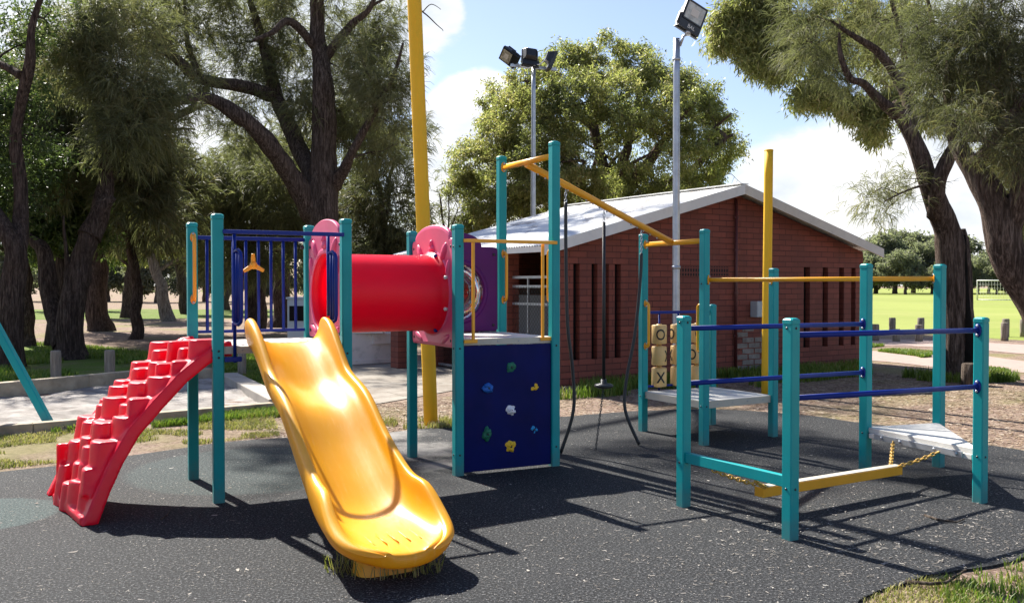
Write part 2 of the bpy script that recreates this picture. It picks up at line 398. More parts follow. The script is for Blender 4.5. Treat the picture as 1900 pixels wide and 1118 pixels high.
for p, h, a in ((A1, 2.185, angA), (A2, 2.175, angA), (A3, 2.18, angA), (A4, 2.18, angA), (B5, 2.17, angB), (B6, 2.95, angB), (B7, 2.16, angB), (B8, 2.935, angB),
                (C9, 2.22, angC), (C10, 2.22, angC), (C11, 1.42, angC), (C12, 1.83, angC), (D13, 1.42, angD), (D14, 1.435, angD), (D15, 1.835, angD), (D16, 1.835, angD), (D17, 1.405, angD)):
    post(p, h, a)

def at(p, z): return Vector((p.x, p.y, z))
def post_bolts(p, zs, ang):
    n_ = Vector((math.sin(ang), -math.cos(ang), 0)); l_ = Vector((-math.cos(ang), -math.sin(ang), 0))
    for z in zs:
        for d in (n_, l_):
            T = d.to_track_quat('Z', 'Y').to_matrix().to_4x4(); T.translation = Vector((p.x, p.y, z)) + d * .040
            mb = MB(); mb.lathe([(.009, 0), (.009, .003), (.006, .004), (.005, .007), (.002, .008)], 10, T); mb.build('bolt', M['dark_steel'], root)
for p, zs, a in ((A1, (1.10, 1.15), angA), (A2, (1.15,), angA), (A3, (1.10,), angA), (B5, (1.10, .18, 1.98), angB), (B6, (1.10, .18), angB), (C10, (.40, 1.66), angC), (C9, (.40,), angC), (D13, (.33, 1.37), angD), (D14, (.33, 1.37), angD), (D17, (.35,), angD), (D15, (.35,), angD)): post_bolts(p, zs, a)
def flange(mb, p, d, m=0, r=.042, bolt=1):
    """oval bolt plate on a post face where a bar ends; d points away from the post"""
    d = d.normalized(); side = d.cross(Z).normalized(); upv = side.cross(d)
    Mx = Matrix((side, upv, d)).transposed().to_4x4(); Mx.translation = p
    n = 20; vs = []; 
    for zz, k in ((0, 1), (.008, 1), (.011, .86)):
        for j in range(n):
            a = 2 * math.pi * j / n; vs.append(Mx @ Vector((math.cos(a) * r * .68 * k, math.sin(a) * r * 1.2 * k, zz)))
    mb.add(vs, [(i * n + j, i * n + (j + 1) % n, (i + 1) * n + (j + 1) % n, (i + 1) * n + j) for i in range(2) for j in range(n)] + [[2 * n + j for j in range(n)]], m, True)
    for sg in (-1, 1):
        T = Mx.copy(); T.translation = Mx @ Vector((0, sg * r * .82, .010))
        mb.lathe([(.011, 0), (.010, .006), (.005, .009)], 8, T, bolt)
def bar(name, p, q, r, mat, fl=True, gap=.041, label=None):
    mb = MB(); d = (q - p).normalized(); a, b = p + d * gap, q - d * gap
    mb.tube([a, b], r, 14)
    if fl:
        flange(mb, a, d); flange(mb, b, -d)
    o = mb.build(name, [M[mat], M['steel']], root)
    if label: o['label'] = label
    return o
# ---------------- decks
def deck(quad, ztop, name='deck', planks=7, thick=.055, along=0, inset=0):
    p, q, r_, s_ = quad                       # p-q front edge, s_-r_ back edge
    c = (p + q + r_ + s_) / 4; sh = lambda v, k=.97: c + (v - c) * k
    mb = MB(); k = planks
    for i in range(k):
        g = .012; a0, a1 = i / k, (i + 1) / k - g
        a_, b_ = sh(p), sh(q); d_, e_ = sh(s_), sh(r_)
        if along == 0: P = [a_.lerp(d_, a0), b_.lerp(e_, a0), b_.lerp(e_, a1), a_.lerp(d_, a1)]
        else: P = [a_.lerp(b_, a0), a_.lerp(b_, a1), d_.lerp(e_, a1), d_.lerp(e_, a0)]
        mb.prism([at(v, ztop) for v in P], (0, 0, -.022), (0, 0, 0), 0)
    o = mb.build(name, M['deck'], root, bevel=.004)
    f = MB(); cs = [p, q, r_, s_]
    for i in range(4):
        a_, b_ = sh(cs[i], .985), sh(cs[(i + 1) % 4], .985)
        f.beam(at(a_, ztop - thick / 2 - .002), at(b_, ztop - thick / 2 - .002), .02, thick)
        dd = (b_ - a_)
        if i == 0:
            nrm_ = dd.normalized().cross(Z)
            for t in (.18, .4, .62, .85):
                T = nrm_.to_track_quat('Z', 'Y').to_matrix().to_4x4(); T.translation = at(a_ + dd * t, ztop - thick / 2) + nrm_ * .0095
                f.lathe([(.008, 0), (.007, .004), (.003, .006)], 8, T, 1)
    f.build('deck_frame', [M['cream'], M['steel']], root, bevel=.003)
    return o
deck((A1, A3, A4, A2), DECK, planks=9, along=0)
deck((B5, B6, B8, B7), DECK, planks=9, along=0)
deck((C10, C12, C11, C9), DECKC, planks=5, along=0, thick=.075)
# triangular step deck between the three right posts
tri = [D15, D17, D16]; cen = (D15 + D17 + D16) / 3
mb = MB(); P = [at(cen + (v - cen) * 1.0, DECKT) for v in tri]; mb.prism(P, (0, 0, -.045), (0, 0, 0))
dv = (D17 - D15).normalized(); nv_ = dv.cross(Z)
mb.beam(at(D15 + dv * .06, DECKT - .068) , at(D17 - dv * .06, DECKT - .068), .035, .045)
mb.build('triangular_deck', M['deck'], root, bevel=.006)['label'] = 'triangular pale grey step deck low between three posts'
mb = MB(); mb.beam(at(D15 + dv * .14, DECKT - .062) + nv_ * .026, at(D17 - dv * .14, DECKT - .062) + nv_ * .026, .012, .05)
for t in (.19, .36, .66, .84):
    T = nv_.to_track_quat('Z', 'Y').to_matrix().to_4x4(); T.translation = at(D15.lerp(D17, t), DECKT - .062) + nv_ * .032
    mb.lathe([(.013, 0), (.012, .008), (.006, .012)], 10, T)
mb.build('bolt_plate', M['steel'], root, bevel=.002)
mb = MB(); mb.beam(at(D13, .37), at(D14, .37), .045, .075); mb.build('low_beam', M['teal'], root, bevel=.004)
# side bars of the balance lane
for p, q in ((D13, D15), (D14, D17)):
    bar('side_bar', at(p, 1.325), at(q, 1.305), .019, 'blue'); bar('side_bar', at(p, .915), at(q, .88), .019, 'blue')
bar('overhead_bar', at(C10, 1.70), at(D16, 1.705), .022, 'yellow')
mb = MB(); d = unit(C12, C10); flange(mb, at(C12, 1.69) + d * .042, d, 0, .035); mb.build('bracket', [M['yellow'], M['steel']], root)

# ---------------- slanted rope beam with its two cross bars
bar('cross_bar', at(B8, 2.82), at(B6, 2.82), .028, 'yellow')
bar('cross_bar', at(C9, 2.10), at(C10, 2.10), .028, 'yellow')
m0, m1 = at((B8 + B6) / 2, 2.80), at((C9 + C10) / 2, 2.10)
mb = MB(); mb.tube([m0, m1], .034, 16)
sdir = (m1 - m0).normalized()
for t in (.16, .47, .78):
    for e in (-.09, -.045, 0, .05, .1):
        T = Matrix.Translation(m0.lerp(m1, t + e) - Z * .05); mb.lathe([(.007, 0), (.009, .012), (.009, .02)], 8, T, 1)
mb.build('rope_beam', [M['yellow'], M['steel']], root)

# ---------------- blue barriers of the slide tower
def blue_back():
    mb = MB(); p, q = A2, A4; d = unit(p, q); a, b = p + d * .04, q - d * .04
    mb.beam(at(a, 2.05), at(b, 2.05), .028, .034)
    o = mb.build('barrier', M['blue'], root, bevel=.004)
    mb = MB(); mb.beam(at(a, 1.25), at(b, 1.25), .022, .026); mb.build('bottom_rail', M['blue'], o, bevel=.004)
    for i in range(8):
        t = (i + .75) / 8.5; c = a.lerp(b, t); bb = MB(); bb.tube([at(c, 1.24), at(c, 2.045)], .0135, 10); bb.build('baluster', M['blue'], o)
    # bracket clip on the post
    cb = MB(); cb.box(at(q - d * .05 - Vector((.0, .05, 0)), 1.98), (.035, .02, .03), angA); cb.build('clip', M['dark_steel'], o, bevel=.003)
blue_back()
def steering():
    d = unit(A1, A3); v = unit(A1, A2); n = -v
    c = RP(470, 492, at(A2, 0) - v * .10, v)
    mb = MB(); T = n.to_track_quat('Z', 'Y').to_matrix().to_4x4(); T.translation = c
    mb.lathe([(.030, -.015), (.034, .008), (.027, .02), (.010, .025)], 16, T)
    for a in (92, 212, 332):
        dd = d * math.cos(R(a)) + Z * math.sin(R(a)); s = n.cross(dd)
        e = c + dd * .100 + n * .008
        Q = [c + dd * .012 + s * .022, c + dd * .012 - s * .022, e - s * .014, e + s * .014]
        mb.prism(Q, -n * .010, n * .010)
    o = mb.build('steering_wheel', M['yellow'], root, bevel=.006)
    st = MB(); st.tube([c - n * .01, c + v * .09], .014, 8); st.build('axle', M['dark_steel'], o)
steering()
def hoop(mb, base, d, z0, z1, out, r=.0135, nb=3, m=0):
    """U shaped grab bars bulging by `out` from the line base"""
    a = [at(base, z1), at(base, z1) + out * .55 + Z * .012, at(base, z1) + out * .9 - Z * .012, at(base, z1) + out - Z * .05, at(base, z0) + out + Z * .05, at(base, z0) + out * .9 + Z * .012, at(base, z0) + out * .55 - Z * .012, at(base, z0)]
    mb.tube(a, r, 10, m)
def blue_front():
    p, q = A1, A3; d = unit(p, q); n = -unit(A1, A2)
    mb = MB(); a, b = p + d * .03 + n * .045, q - d * .03 + n * .045
    mb.beam(at(a, 2.05), at(b, 2.05), .026, .032)
    o = mb.build('barrier', M['blue'], root, bevel=.004)
    for side, (px, pz) in enumerate(((435, 0), (609, 0))):
        c = RP(px, 500, at(a, 0), n); c.z = 0
        u_ = MB(); u_.tube([at(c, 1.06 if side == 0 else 1.40), at(c, 2.04)], .0135, 10)
        u_.build('baluster', M['blue'], o)
        h_ = MB(); hoop(h_, c, d, 1.36, 1.90, n * .13 + d * .02)
        h_.build('grab_bar', M['blue'], o)
        for j in range(1, 3):
            v_ = MB(); bq = c + n * .042 * j + d * (.008 * j); v_.tube([at(bq, 1.36), at(bq, 1.90)], .011, 8); v_.build('baluster', M['blue'], o)
        if side == 0:
            f_ = MB(); f_.beam(at(p + d * .04 + n * .045, 1.085), at(c + d * .05, 1.085), .03, .038); f_.build('foot_rail', M['blue'], o, bevel=.004)
blue_front()
def handle(p, ang_dir, z0, z1, mat='yellow', off=Vector((0, 0, 0)), out=.06):
    d = ang_dir.normalized(); mb = MB(); b = p + d * .042 + off
    pts = [at(b, z1) - d * .002, at(b, z1) + d * out * .7, at(b, z1 - .015) + d * out * .95, at(b, z1 - .05) + d * out, at(b, z0 + .05) + d * out, at(b, z0 + .015) + d * out * .95, at(b, z0) + d * out * .7, at(b, z0) - d * .002]
    mb.tube(pts, .0155, 12)
    for zz in (z0, z1): flange(mb, at(b, zz) , d, 0, .035)
    mb.build('grab_handle', [M[mat], M['steel']], root)
uA, vA = unit(A1, A3), unit(A1, A2); uB, vB = unit(B5, B6), unit(B5, B7); uC, vC = unit(C10, C12), unit(C10, C9)
handle(A2, -vA, 1.53, 2.05)
handle(B8, -vB, 1.50, 1.96); handle(B6, vB, 1.50, 1.96)
handle(C9, -vC, .96, 1.44); handle(C10, vC, .96, 1.44)

# ---------------- yellow front barrier of the climbing tower
mb = MB(); n = -vB; a, b = B5 + uB * .03 + n * .046, B6 - uB * .0 + n * .046
mb.beam(at(a, 2.03), at(b, 2.03), .024, .03)
o = mb.build('barrier', M['yellow'], root, bevel=.004)
for px, dz in ((878, 0), (1007, 0)):
    c = RP(px, 550, at(a, 0), n); c.z = 0
    u_ = MB(); u_.beam(at(c, DECK - .01) , at(c, 2.016), .024, .024, up=uB); u_.build('baluster', M['yellow'], o, bevel=.003)
    s = 1 if px < 900 else -1
    f_ = MB(); f_.beam(at(c - uB * .09 * s, DECK - .02) + n * .004, at(c + uB * .035 * s, DECK - .02) + n * .004, .03, .03) if px < 900 else f_.beam(at(c - uB * .03, DECK - .02) + n * .004, at(c + uB * .10, DECK - .02) + n * .004, .03, .03)
    f_.build('foot_rail', M['yellow'], o, bevel=.003)

# ---------------- navy climbing panel with seven holds
mb = MB(); pf = B5 + n * .008; qf = B6 + n * .008
mb.prism([at(pf + uB * .042, .02), at(qf - uB * .042, .02), at(qf - uB * .042, 1.118), at(pf + uB * .042, 1.118)], -n * .009, n * .009)
pan = mb.build('climbing_panel', M['navy_board'], root, bevel=.004)
Mh = Matrix((uB, Z, n)).transposed()
for i, (px, py, mt, rx, ry) in enumerate(((945, 680, 'hold_green', .054, .045), (903, 719, 'hold_blue', .052, .046), (987, 717, 'hold_yellow', .054, .048), (945, 760, 'hold_white', .052, .048), (901, 804, 'hold_green', .042, .056), (987, 795, 'hold_cyan', .042, .056), (944, 827, 'hold_yellow', .05, .052))):
    c = RP(px, py, pf + n * .009, n); h_ = MB()
    h_.blob(c + n * .012, rx * 1.05, ry * 1.05, .036, i + 3, .30, Mh, 0, 18, 12, 3.4)
    for k, (ox, oy) in enumerate(((-.018, -.012), (.022, .014))):
        a_ = 1.7 * i; ox, oy = ox * math.cos(a_) - oy * math.sin(a_), ox * math.sin(a_) + oy * math.cos(a_)
        h_.blob(c + uB * ox + Z * oy + n * .026, .024, .02, .026, i * 2 + k, .3, Mh, 0, 12, 8)
    T = Mh.to_4x4(); T.translation = c + n * .046; h_.lathe([(.009, -.01), (.009, .004), (.004, .006)], 8, T, 1)
    h_.build('climbing_hold', [M[mt], M['dark_steel']], pan)['label'] = {'hold_green': 'dark green', 'hold_blue': 'dull blue', 'hold_cyan': 'bright blue', 'hold_yellow': 'yellow', 'hold_white': 'pale lilac'}[mt] + ' climbing hold'

# ---------------- tunnel and its panels
tc0, tc1 = (A3 + A4) / 2, (B5 + B7) / 2; tdir = unit(tc0, tc1); zt = 1.575; RT = .338
mb = MB(); T = tdir.to_track_quat('Z', 'Y').to_matrix().to_4x4(); T.translation = at(tc0, zt); L = (tc1 - tc0).length
prof = [(RT + .035, -.012), (RT + .035, .012), (RT + .012, .022), (RT, .05), (RT, L - .1), (RT + .004, L - .06), (RT + .03, L - .045), (RT + .035, L - .03), (RT + .035, L - .005), (RT - .02, L - .005), (RT - .022, .05), (RT - .02, -.012), (RT + .035, -.012)]
mb.lathe(prof, 48, T, cap0=False, cap1=False)
tun = mb.build('crawl_tunnel', M['red'], root, fixn=True); tun['label'] = 'short red plastic crawl tunnel joining the two towers'
bm_ = MB()
xa = T.to_3x3() @ Vector((1, 0, 0)); ya = T.to_3x3() @ Vector((0, 1, 0))
for k in range(8):
    a_ = R(22.5 + 45 * k); pp = at(tc0, zt) + tdir * (L - .05) + (xa * math.cos(a_) + ya * math.sin(a_)) * (RT + .022)
    T2 = (-tdir).to_track_quat('Z', 'Y').to_matrix().to_4x4(); T2.translation = pp; bm_ = MB(); bm_.lathe([(.018, -.01), (.017, .012), (.009, .018)], 10, T2); bm_.build('bolt_cap', M['blue' if k % 3 == 2 else 'white'], tun)
def panel_outline(w, z0, zs, ztop, lobe=.30, n=24):
    """shouldered arch outline in (x, z)"""
    pts = [(-w, z0 + .02), (-w + .02, z0), (w - .02, z0), (w, z0 + .02), (w, zs - .02), (w - .02, zs)]
    pts += [(w - .06, zs + .005)]
    for j in range(n + 1):
        a = math.pi * j / n; pts.append((lobe * math.cos(a), zs + .005 + (ztop - zs - .005) * math.sin(a) ** .9))
    pts += [(-w + .06, zs + .005), (-w + .02, zs), (-w, zs - .02)]
    return pts
def ring_panel(name, p, q, mat, hole, z0, zs, ztop, lobe, facing, zc, thick=.035, relief=True, label=None, edge=.0):
    """board between two posts with a round hole; facing = side of the relief"""
    c = (p + q) / 2; x = unit(p, q); w = (q - p).length / 2 - .05; nrm_ = facing.normalized()
    outl = panel_outline(w, z0, zs, ztop, lobe); nO = 96
    # resample outline by angle around the hole centre
    def hit(a):
        dx, dz = math.cos(a), math.sin(a); best = 9
        for i in range(len(outl)):
            (x0, y0), (x1, y1) = outl[i], outl[(i + 1) % len(outl)]
            y0 -= zc; y1 -= zc; ex, ey = x1 - x0, y1 - y0; den = dx * ey - dz * ex
            if abs(den) < 1e-9: continue
            t = (x0 * ey - y0 * ex) / den; u = (x0 * dz - y0 * dx) / den
            if t > 0 and -1e-6 <= u <= 1 + 1e-6: best = min(best, t)
        return best
    angs = sorted([2 * math.pi * j / nO for j in range(nO)] + [math.atan2(zz - zc, xx) % (2 * math.pi) for xx, zz in outl])
    out_ = [(hit(a) * math.cos(a), hit(a) * math.sin(a)) for a in angs]; k = len(angs)
    W = lambda xx, zz, dd: at(c, zc) + x * xx + Z * zz + nrm_ * dd
    mb = MB(); t2 = thick / 2
    rings = []
    def shrink(s): return [(xx * (1 - s / max(.1, math.hypot(xx, zz))), zz * (1 - s / max(.1, math.hypot(xx, zz)))) for xx, zz in out_]
    circ = lambda r: [(r * math.cos(a), r * math.sin(a)) for a in angs]
    seq = [(out_, -t2 + .006), (out_, t2 - .006), (shrink(.006), t2), (shrink(.03), t2 + edge), (circ(hole + .05), t2), (circ(hole + .03), t2 + .012), (circ(hole + .008), t2 + .012), (circ(hole), t2), (circ(hole), -t2), (shrink(.006), -t2), (out_, -t2 + .006)]
    vs = []
    for pts, dd in seq: vs += [W(xx, zz, dd) for xx, zz in pts]
    fs = [(i * k + j, i * k + (j + 1) % k, (i + 1) * k + (j + 1) % k, (i + 1) * k + j) for i in range(len(seq) - 1) for j in range(k)]
    mb.add(vs, fs, 0, False)
    Mr = Matrix((x, Z, nrm_)).transposed()
    if relief:
        for (ox, oz, rx, rz, a) in ((-.25, ztop - .25, .040, .10, -35), (.25, ztop - .25, .040, .10, 35), (0, ztop - .215, .05, .04, 0), (-.34, ztop - .40, .028, .09, -12), (.34, ztop - .40, .028, .09, 12)):
            mb.blob(W(ox, oz - zc, t2), rx, rz, .026, 1, .02, Mr @ Matrix.Rotation(R(-a), 3, 'Z'), 0, 18, 10)
        mb.blob(W(0, ztop - .175 - zc, t2), .02, .045, .03, 1, .0, Mr, 0, 14, 8)
        for sg in (-1, 1):
            mb.blob(W(sg * .28, z0 + .07 - zc, t2), .10, .03, .018, 1, .02, Mr @ Matrix.Rotation(R(25 * sg), 3, 'Z'), 0, 14, 8)
    for (ox, oz) in ((-w + .045, zs - .07), (w - .045, zs - .07), (-w + .05, z0 + .06), (w - .05, z0 + .06)):
        T2 = nrm_.to_track_quat('Z', 'Y').to_matrix().to_4x4(); T2.translation = W(ox, oz - zc, t2 + .001); mb.lathe([(.015, 0), (.013, .006), (.005, .008)], 10, T2, 1)
    o = mb.build(name, [M[mat], M['dark_steel']], root, bevel=0, fixn=True)
    if label: o['label'] = label
    return o
ring_panel('tunnel_panel', A3, A4, 'pink', RT, 1.19, 2.05, 2.205, .36, -tdir, zt, label='pink arched panel at the left tunnel mouth')
ring_panel('tunnel_panel', B5, B7, 'pink', RT, 1.10, 2.055, 2.19, .37, -tdir, zt, label='pink arched panel at the right tunnel mouth', edge=.006)
HB = .27
bub = ring_panel('bubble_panel', B7, B8, 'purple', HB, 1.19, 2.02, 2.16, .25, -vB, 1.58, relief=False, label='dark purple panel with a clear bubble window')
mb = MB(); T = (vB).to_track_quat('Z', 'Y').to_matrix().to_4x4(); T.translation = at((B7 + B8) / 2, 1.58)
mb.lathe([(HB + .02, -.022), (HB + .02, -.018), (HB - .005, -.012), (HB * .97, .06), (HB * .86, .13), (HB * .66, .19), (HB * .4, .225), (HB * .15, .24), (.001, .242)], 40, T, cap0=False, cap1=True)
mb.build('bubble_window', M['bubble'], bub)

# ---------------- slide
def slide():
    mid = RP(553, 640, A1 - vA * .05, vA); mid.z = 0
    D = Vector((.475, -.88, 0)).normalized(); S = Vector((D.y, -D.x, 0)) * -1; mid = mid - S * .072   # S to the right of the photo
    # s, floor z, half width, rail height, rail thickness
    TK = 1.2
    st = [(-0.07, 1.196, 0.268, 0.15, 0.04), (-0.06, 1.196, 0.268, 0.19, 0.046), (-0.03, 1.196, 0.27, 0.205, 0.05), (0.03, 1.19, 0.271, 0.2, 0.05), (0.12, 1.15, 0.266, 0.19, 0.05), (0.24, 1.075, 0.261, 0.18, 0.05), (0.38, 0.985, 0.259, 0.165, 0.048), (0.5, 0.905, 0.257, 0.155, 0.048), (0.62, 0.862, 0.259, 0.15, 0.048), (0.76, 0.828, 0.262, 0.145, 0.05), (0.9, 0.785, 0.262, 0.15, 0.05), (1.04, 0.695, 0.262, 0.165, 0.048), (1.19, 0.585, 0.262, 0.17, 0.046), (1.36, 0.48, 0.264, 0.175, 0.046), (1.52, 0.39, 0.267, 0.185, 0.046), (1.68, 0.30, 0.273, 0.2, 0.046), (1.82, 0.25, 0.277, 0.225, 0.048), (1.95, 0.232, 0.286, 0.235, 0.05), (2.06, 0.228, 0.295, 0.19, 0.052), (2.17, 0.218, 0.3, 0.125, 0.054), (2.28, 0.212, 0.295, 0.075, 0.054), (2.38, 0.205, 0.268, 0.045, 0.048), (2.46, 0.196, 0.205, 0.03, 0.042), (2.505, 0.186, 0.127, 0.022, 0.034)]
    half = lambda w, r, t, k=1: [(0, -.006), (w * .34, .006 * k), (w * .62, .034 * k + .004), (w - .05, .062 * k + .02), (w - .014, max(.5 * r, min(.75 * r, .10))), (w - .006, r - .018), (w + .008, r), (w + t * .75, r - .003), (w + t + .008, r - .03), (w + t, .35 * r), (w + t * .6, -.04), (w * .8, -.075), (w * .4, -.085), (0, -.087)]
    vs = []; k = 26
    for i, (s, z, w, r, t) in enumerate(st):
        t = t * (TK if i < len(st) - 4 else 1.2); s0, z0 = st[max(i - 1, 0)][:2]; s1, z1 = st[min(i + 1, len(st) - 1)][:2]
        tn = Vector((s1 - s0, z1 - z0)).normalized(); nr = Vector((-tn.y, tn.x))
        if i >= len(st) - 6: nr = Vector((0, 1))
        h = half(w, r, t, .05 if s < .0 else .6 if s < .2 else 1 if s < 1.6 else max(.15, 1 - (s - 1.6) * 1.9) if s < 2.2 else .12); loop = h[:-1] + [h[-1]] + [(-a, b) for a, b in reversed(h[1:-1])]
        for a, b in loop:
            q = mid + D * (s + nr.x * b) + S * a; q.z = z + nr.y * b; vs.append(q)
    mb = MB(); n_ = len(st)
    fs = [(i * k + j, i * k + (j + 1) % k, (i + 1) * k + (j + 1) % k, (i + 1) * k + j) for i in range(n_ - 1) for j in range(k)]
    nb_ = lambda j: (k - j) % k
    for base, flip in ((0, 0), ((n_ - 1) * k, 1)):            # end caps as strips between the inner and outer skins
        for sg in (0, 1):
            for j in range(6):
                q = [j, j + 1, 12 - j, 13 - j]; q = [nb_(v) if sg else v for v in q]
                if flip ^ sg: q = q[::-1]
                fs.append([base + v for v in q])
    mb.add(vs, fs, 0, True)
    o = mb.build('slide', M['slide'], root, subsurf=2, fixn=True); o['label'] = 'yellow plastic wave slide with thick rolled rims'
    # moulded grip lines near the lip
    g = MB()
    for j in range(5):
        x = -.14 + .07 * j; pth = [mid + D * s + S * (x * (1 + .0 * s)) + Z * (z + .0) for s, z in ((2.16, .2215), (2.25, .2155), (2.34, .2115))]
        g.tube(pth, .004, 6)
    g.build('grip_ribs', M['slide'], o)
    f = MB(); c = mid + D * 2.12
    T = Matrix((S, D, Z)).transposed().to_4x4(); T.translation = c
    prof = [(.215, .0), (.20, .19)]
    rings = []
    for zz, kx, ky in ((-.02, .19, .12), (.03, .18, .11), (.09, .175, .10), (.16, .18, .10)):
        rings += [T @ Vector((kx * math.copysign(abs(math.cos(a)) ** .6, math.cos(a)), ky * math.copysign(abs(math.sin(a)) ** .6, math.sin(a)), zz)) for a in [2 * math.pi * j / 24 for j in range(24)]]
    f.add(rings, [(i * 24 + j, i * 24 + (j + 1) % 24, (i + 1) * 24 + (j + 1) % 24, (i + 1) * 24 + j) for i in range(3) for j in range(24)], 0, True)
    f.build('pedestal', M['yellow'], o)
    return c
slide_foot = slide()

# ---------------- red stepped climber (remeshed so the blocks melt into one moulding)
def climber():
    top = (A1 + A2) / 2; a_ = Vector((-.40, -.36, 0)); foot = (G(178, 972) + G(100, 915)) / 2; a_ = unit(top, foot); b_ = Vector((-a_.y, a_.x, 0)); 
    if b_.dot(vA) < 0: b_ = -b_
    U = [(-.06, 1.16), (0, 1.125), (.145, 1.035), (.29, .93), (.48, .745), (.645, .575), (.765, .39), (.865, .19), (.945, .0)]
    ext = 1.0
    def ua(z):
        for (a0, z0), (a1, z1) in zip(U, U[1:]):
            if z1 <= z <= z0: return a0 + (a1 - a0) * (z0 - z) / (z0 - z1)
        return U[0][0] if z > U[0][1] else U[-1][0]
    def P(a, b, z):
        k = 1 + .30 * max(0, 1 - z / 1.1)            # flares towards the ground
        bb = b * k + .0; return top + a_ * a + b_ * bb + Z * z
    mb = MB(); rng = random.Random(5)
    for sg in (-1, 1):                                # side beams
        ring = []
        for i, (a, z) in enumerate(U):
            a0, z0 = U[max(i - 1, 0)]; a1, z1 = U[min(i + 1, len(U) - 1)]
            tn = Vector((a1 - a0, z1 - z0)).normalized(); nr = Vector((-tn.y, tn.x)); nr = nr if nr.x > 0 else -nr
            th = .095
            if i == len(U) - 1: nr = Vector((1, 0)); th = .11
            if i == 0: nr = Vector((.2, 1)); th = .06
            oa, oz = a + nr.x * th, z + nr.y * th
            ring.append([P(a, sg * .47, z), P(a, sg * .405, z), P(oa, sg * .405, oz), P(oa, sg * .47, oz)])
        vs = sum(ring, []); n_ = len(ring)
        mb.add(vs, [(i * 4 + j, i * 4 + (j + 1) % 4, (i + 1) * 4 + (j + 1) % 4, (i + 1) * 4 + j) for i in range(n_ - 1) for j in range(4)] + [(3, 2, 1, 0), [(n_ - 1) * 4 + j for j in range(4)]])
    vs = []                                           # back sheet
    for (a, z) in U: vs += [P(a, -.44, z), P(a + .075, -.44, z + .03), P(a + .075, .44, z + .03), P(a, .44, z)]
    n_ = len(U); vs2 = vs[:4 * (n_ - 1)]; n_ -= 1
    mb.add(vs2, [(i * 4 + j, i * 4 + (j + 1) % 4, (i + 1) * 4 + (j + 1) % 4, (i + 1) * 4 + j) for i in range(n_ - 1) for j in range(4)] + [(3, 2, 1, 0), [(n_ - 1) * 4 + j for j in range(4)]])
    cols = 5; wid = .84 / cols
    ph = [0, .55, .2, .8, .38]
    for c in range(cols):
        b0 = -.42 + wid * c; z = 1.235 - .16 * ph[c] * .8; first = True
        while z > .14:
            rise = .135 + rng.uniform(-.025, .045)
            zl = z - rise
            if c == cols - 1 and zl < .42: break
            af = ua(max(zl, .0)) + .115 + rng.uniform(-.02, .045); ab = ua(min(z, 1.15)) + .02; abl = ua(max(zl - .06, 0)) + .02
            j0, j1 = rng.uniform(-.012, .012), rng.uniform(-.012, .012); sk = rng.uniform(-.035, .035)
            lo = zl - .06
            def ring(aa, f, e0, e1, zz):
                ys = [b0 + e0 + (wid - e0 - e1) * u / 6 for u in range(7)]
                return [(aa, ys[0], zz)] + [(f + sk * (1 - u / 3) - bul * (2 * u / 6 - 1) ** 2, ys[u], zz) for u in range(7)] + [(aa, ys[6], zz)]
            bul = rng.uniform(.02, .05)
            vs = ring(abl, af + .02 + bul * .5, .003, .003, lo) + ring(ab, af - .006 + bul * .5, .007 + j0, .007 - j1, z); nn = 9
            mb.add([P(*v) for v in vs], [list(reversed(range(nn))), list(range(nn, 2 * nn))] + [(i, (i + 1) % nn, nn + (i + 1) % nn, nn + i) for i in range(nn)])
            z = zl
    def blk(a0, a1, b0, b1, z0, z1):
        q = [(a0, b0, z0), (a1, b0, z0), (a1, b1, z0), (a0, b1, z0), (a0, b0, z1), (a1, b0, z1), (a1, b1, z1), (a0, b1, z1)]
        mb.add([P(*v) for v in q], [(3, 2, 1, 0), (4, 5, 6, 7), (0, 1, 5, 4), (1, 2, 6, 5), (2, 3, 7, 6), (3, 0, 4, 7)])
    blk(.93, 1.06, -.45, .26, 0, .06)                # foot bar
    blk(.93, 1.03, .235, .28, 0, .44)                   # inner leg of the little arch
    blk(-.06, .03, -.46, .46, 1.10, 1.195)            # top lip at the deck
    o = mb.build('step_climber', M['climber'], root, fixn=True)
    rm = o.modifiers.new('moulding', 'REMESH'); rm.mode = 'VOXEL'; rm.voxel_size = .0105; rm.use_smooth_shade = True
    sm = o.modifiers.new('soften', 'SMOOTH'); sm.factor = .5; sm.iterations = 7
    o['label'] = 'curved red plastic climber of stepped blocks'
climber()

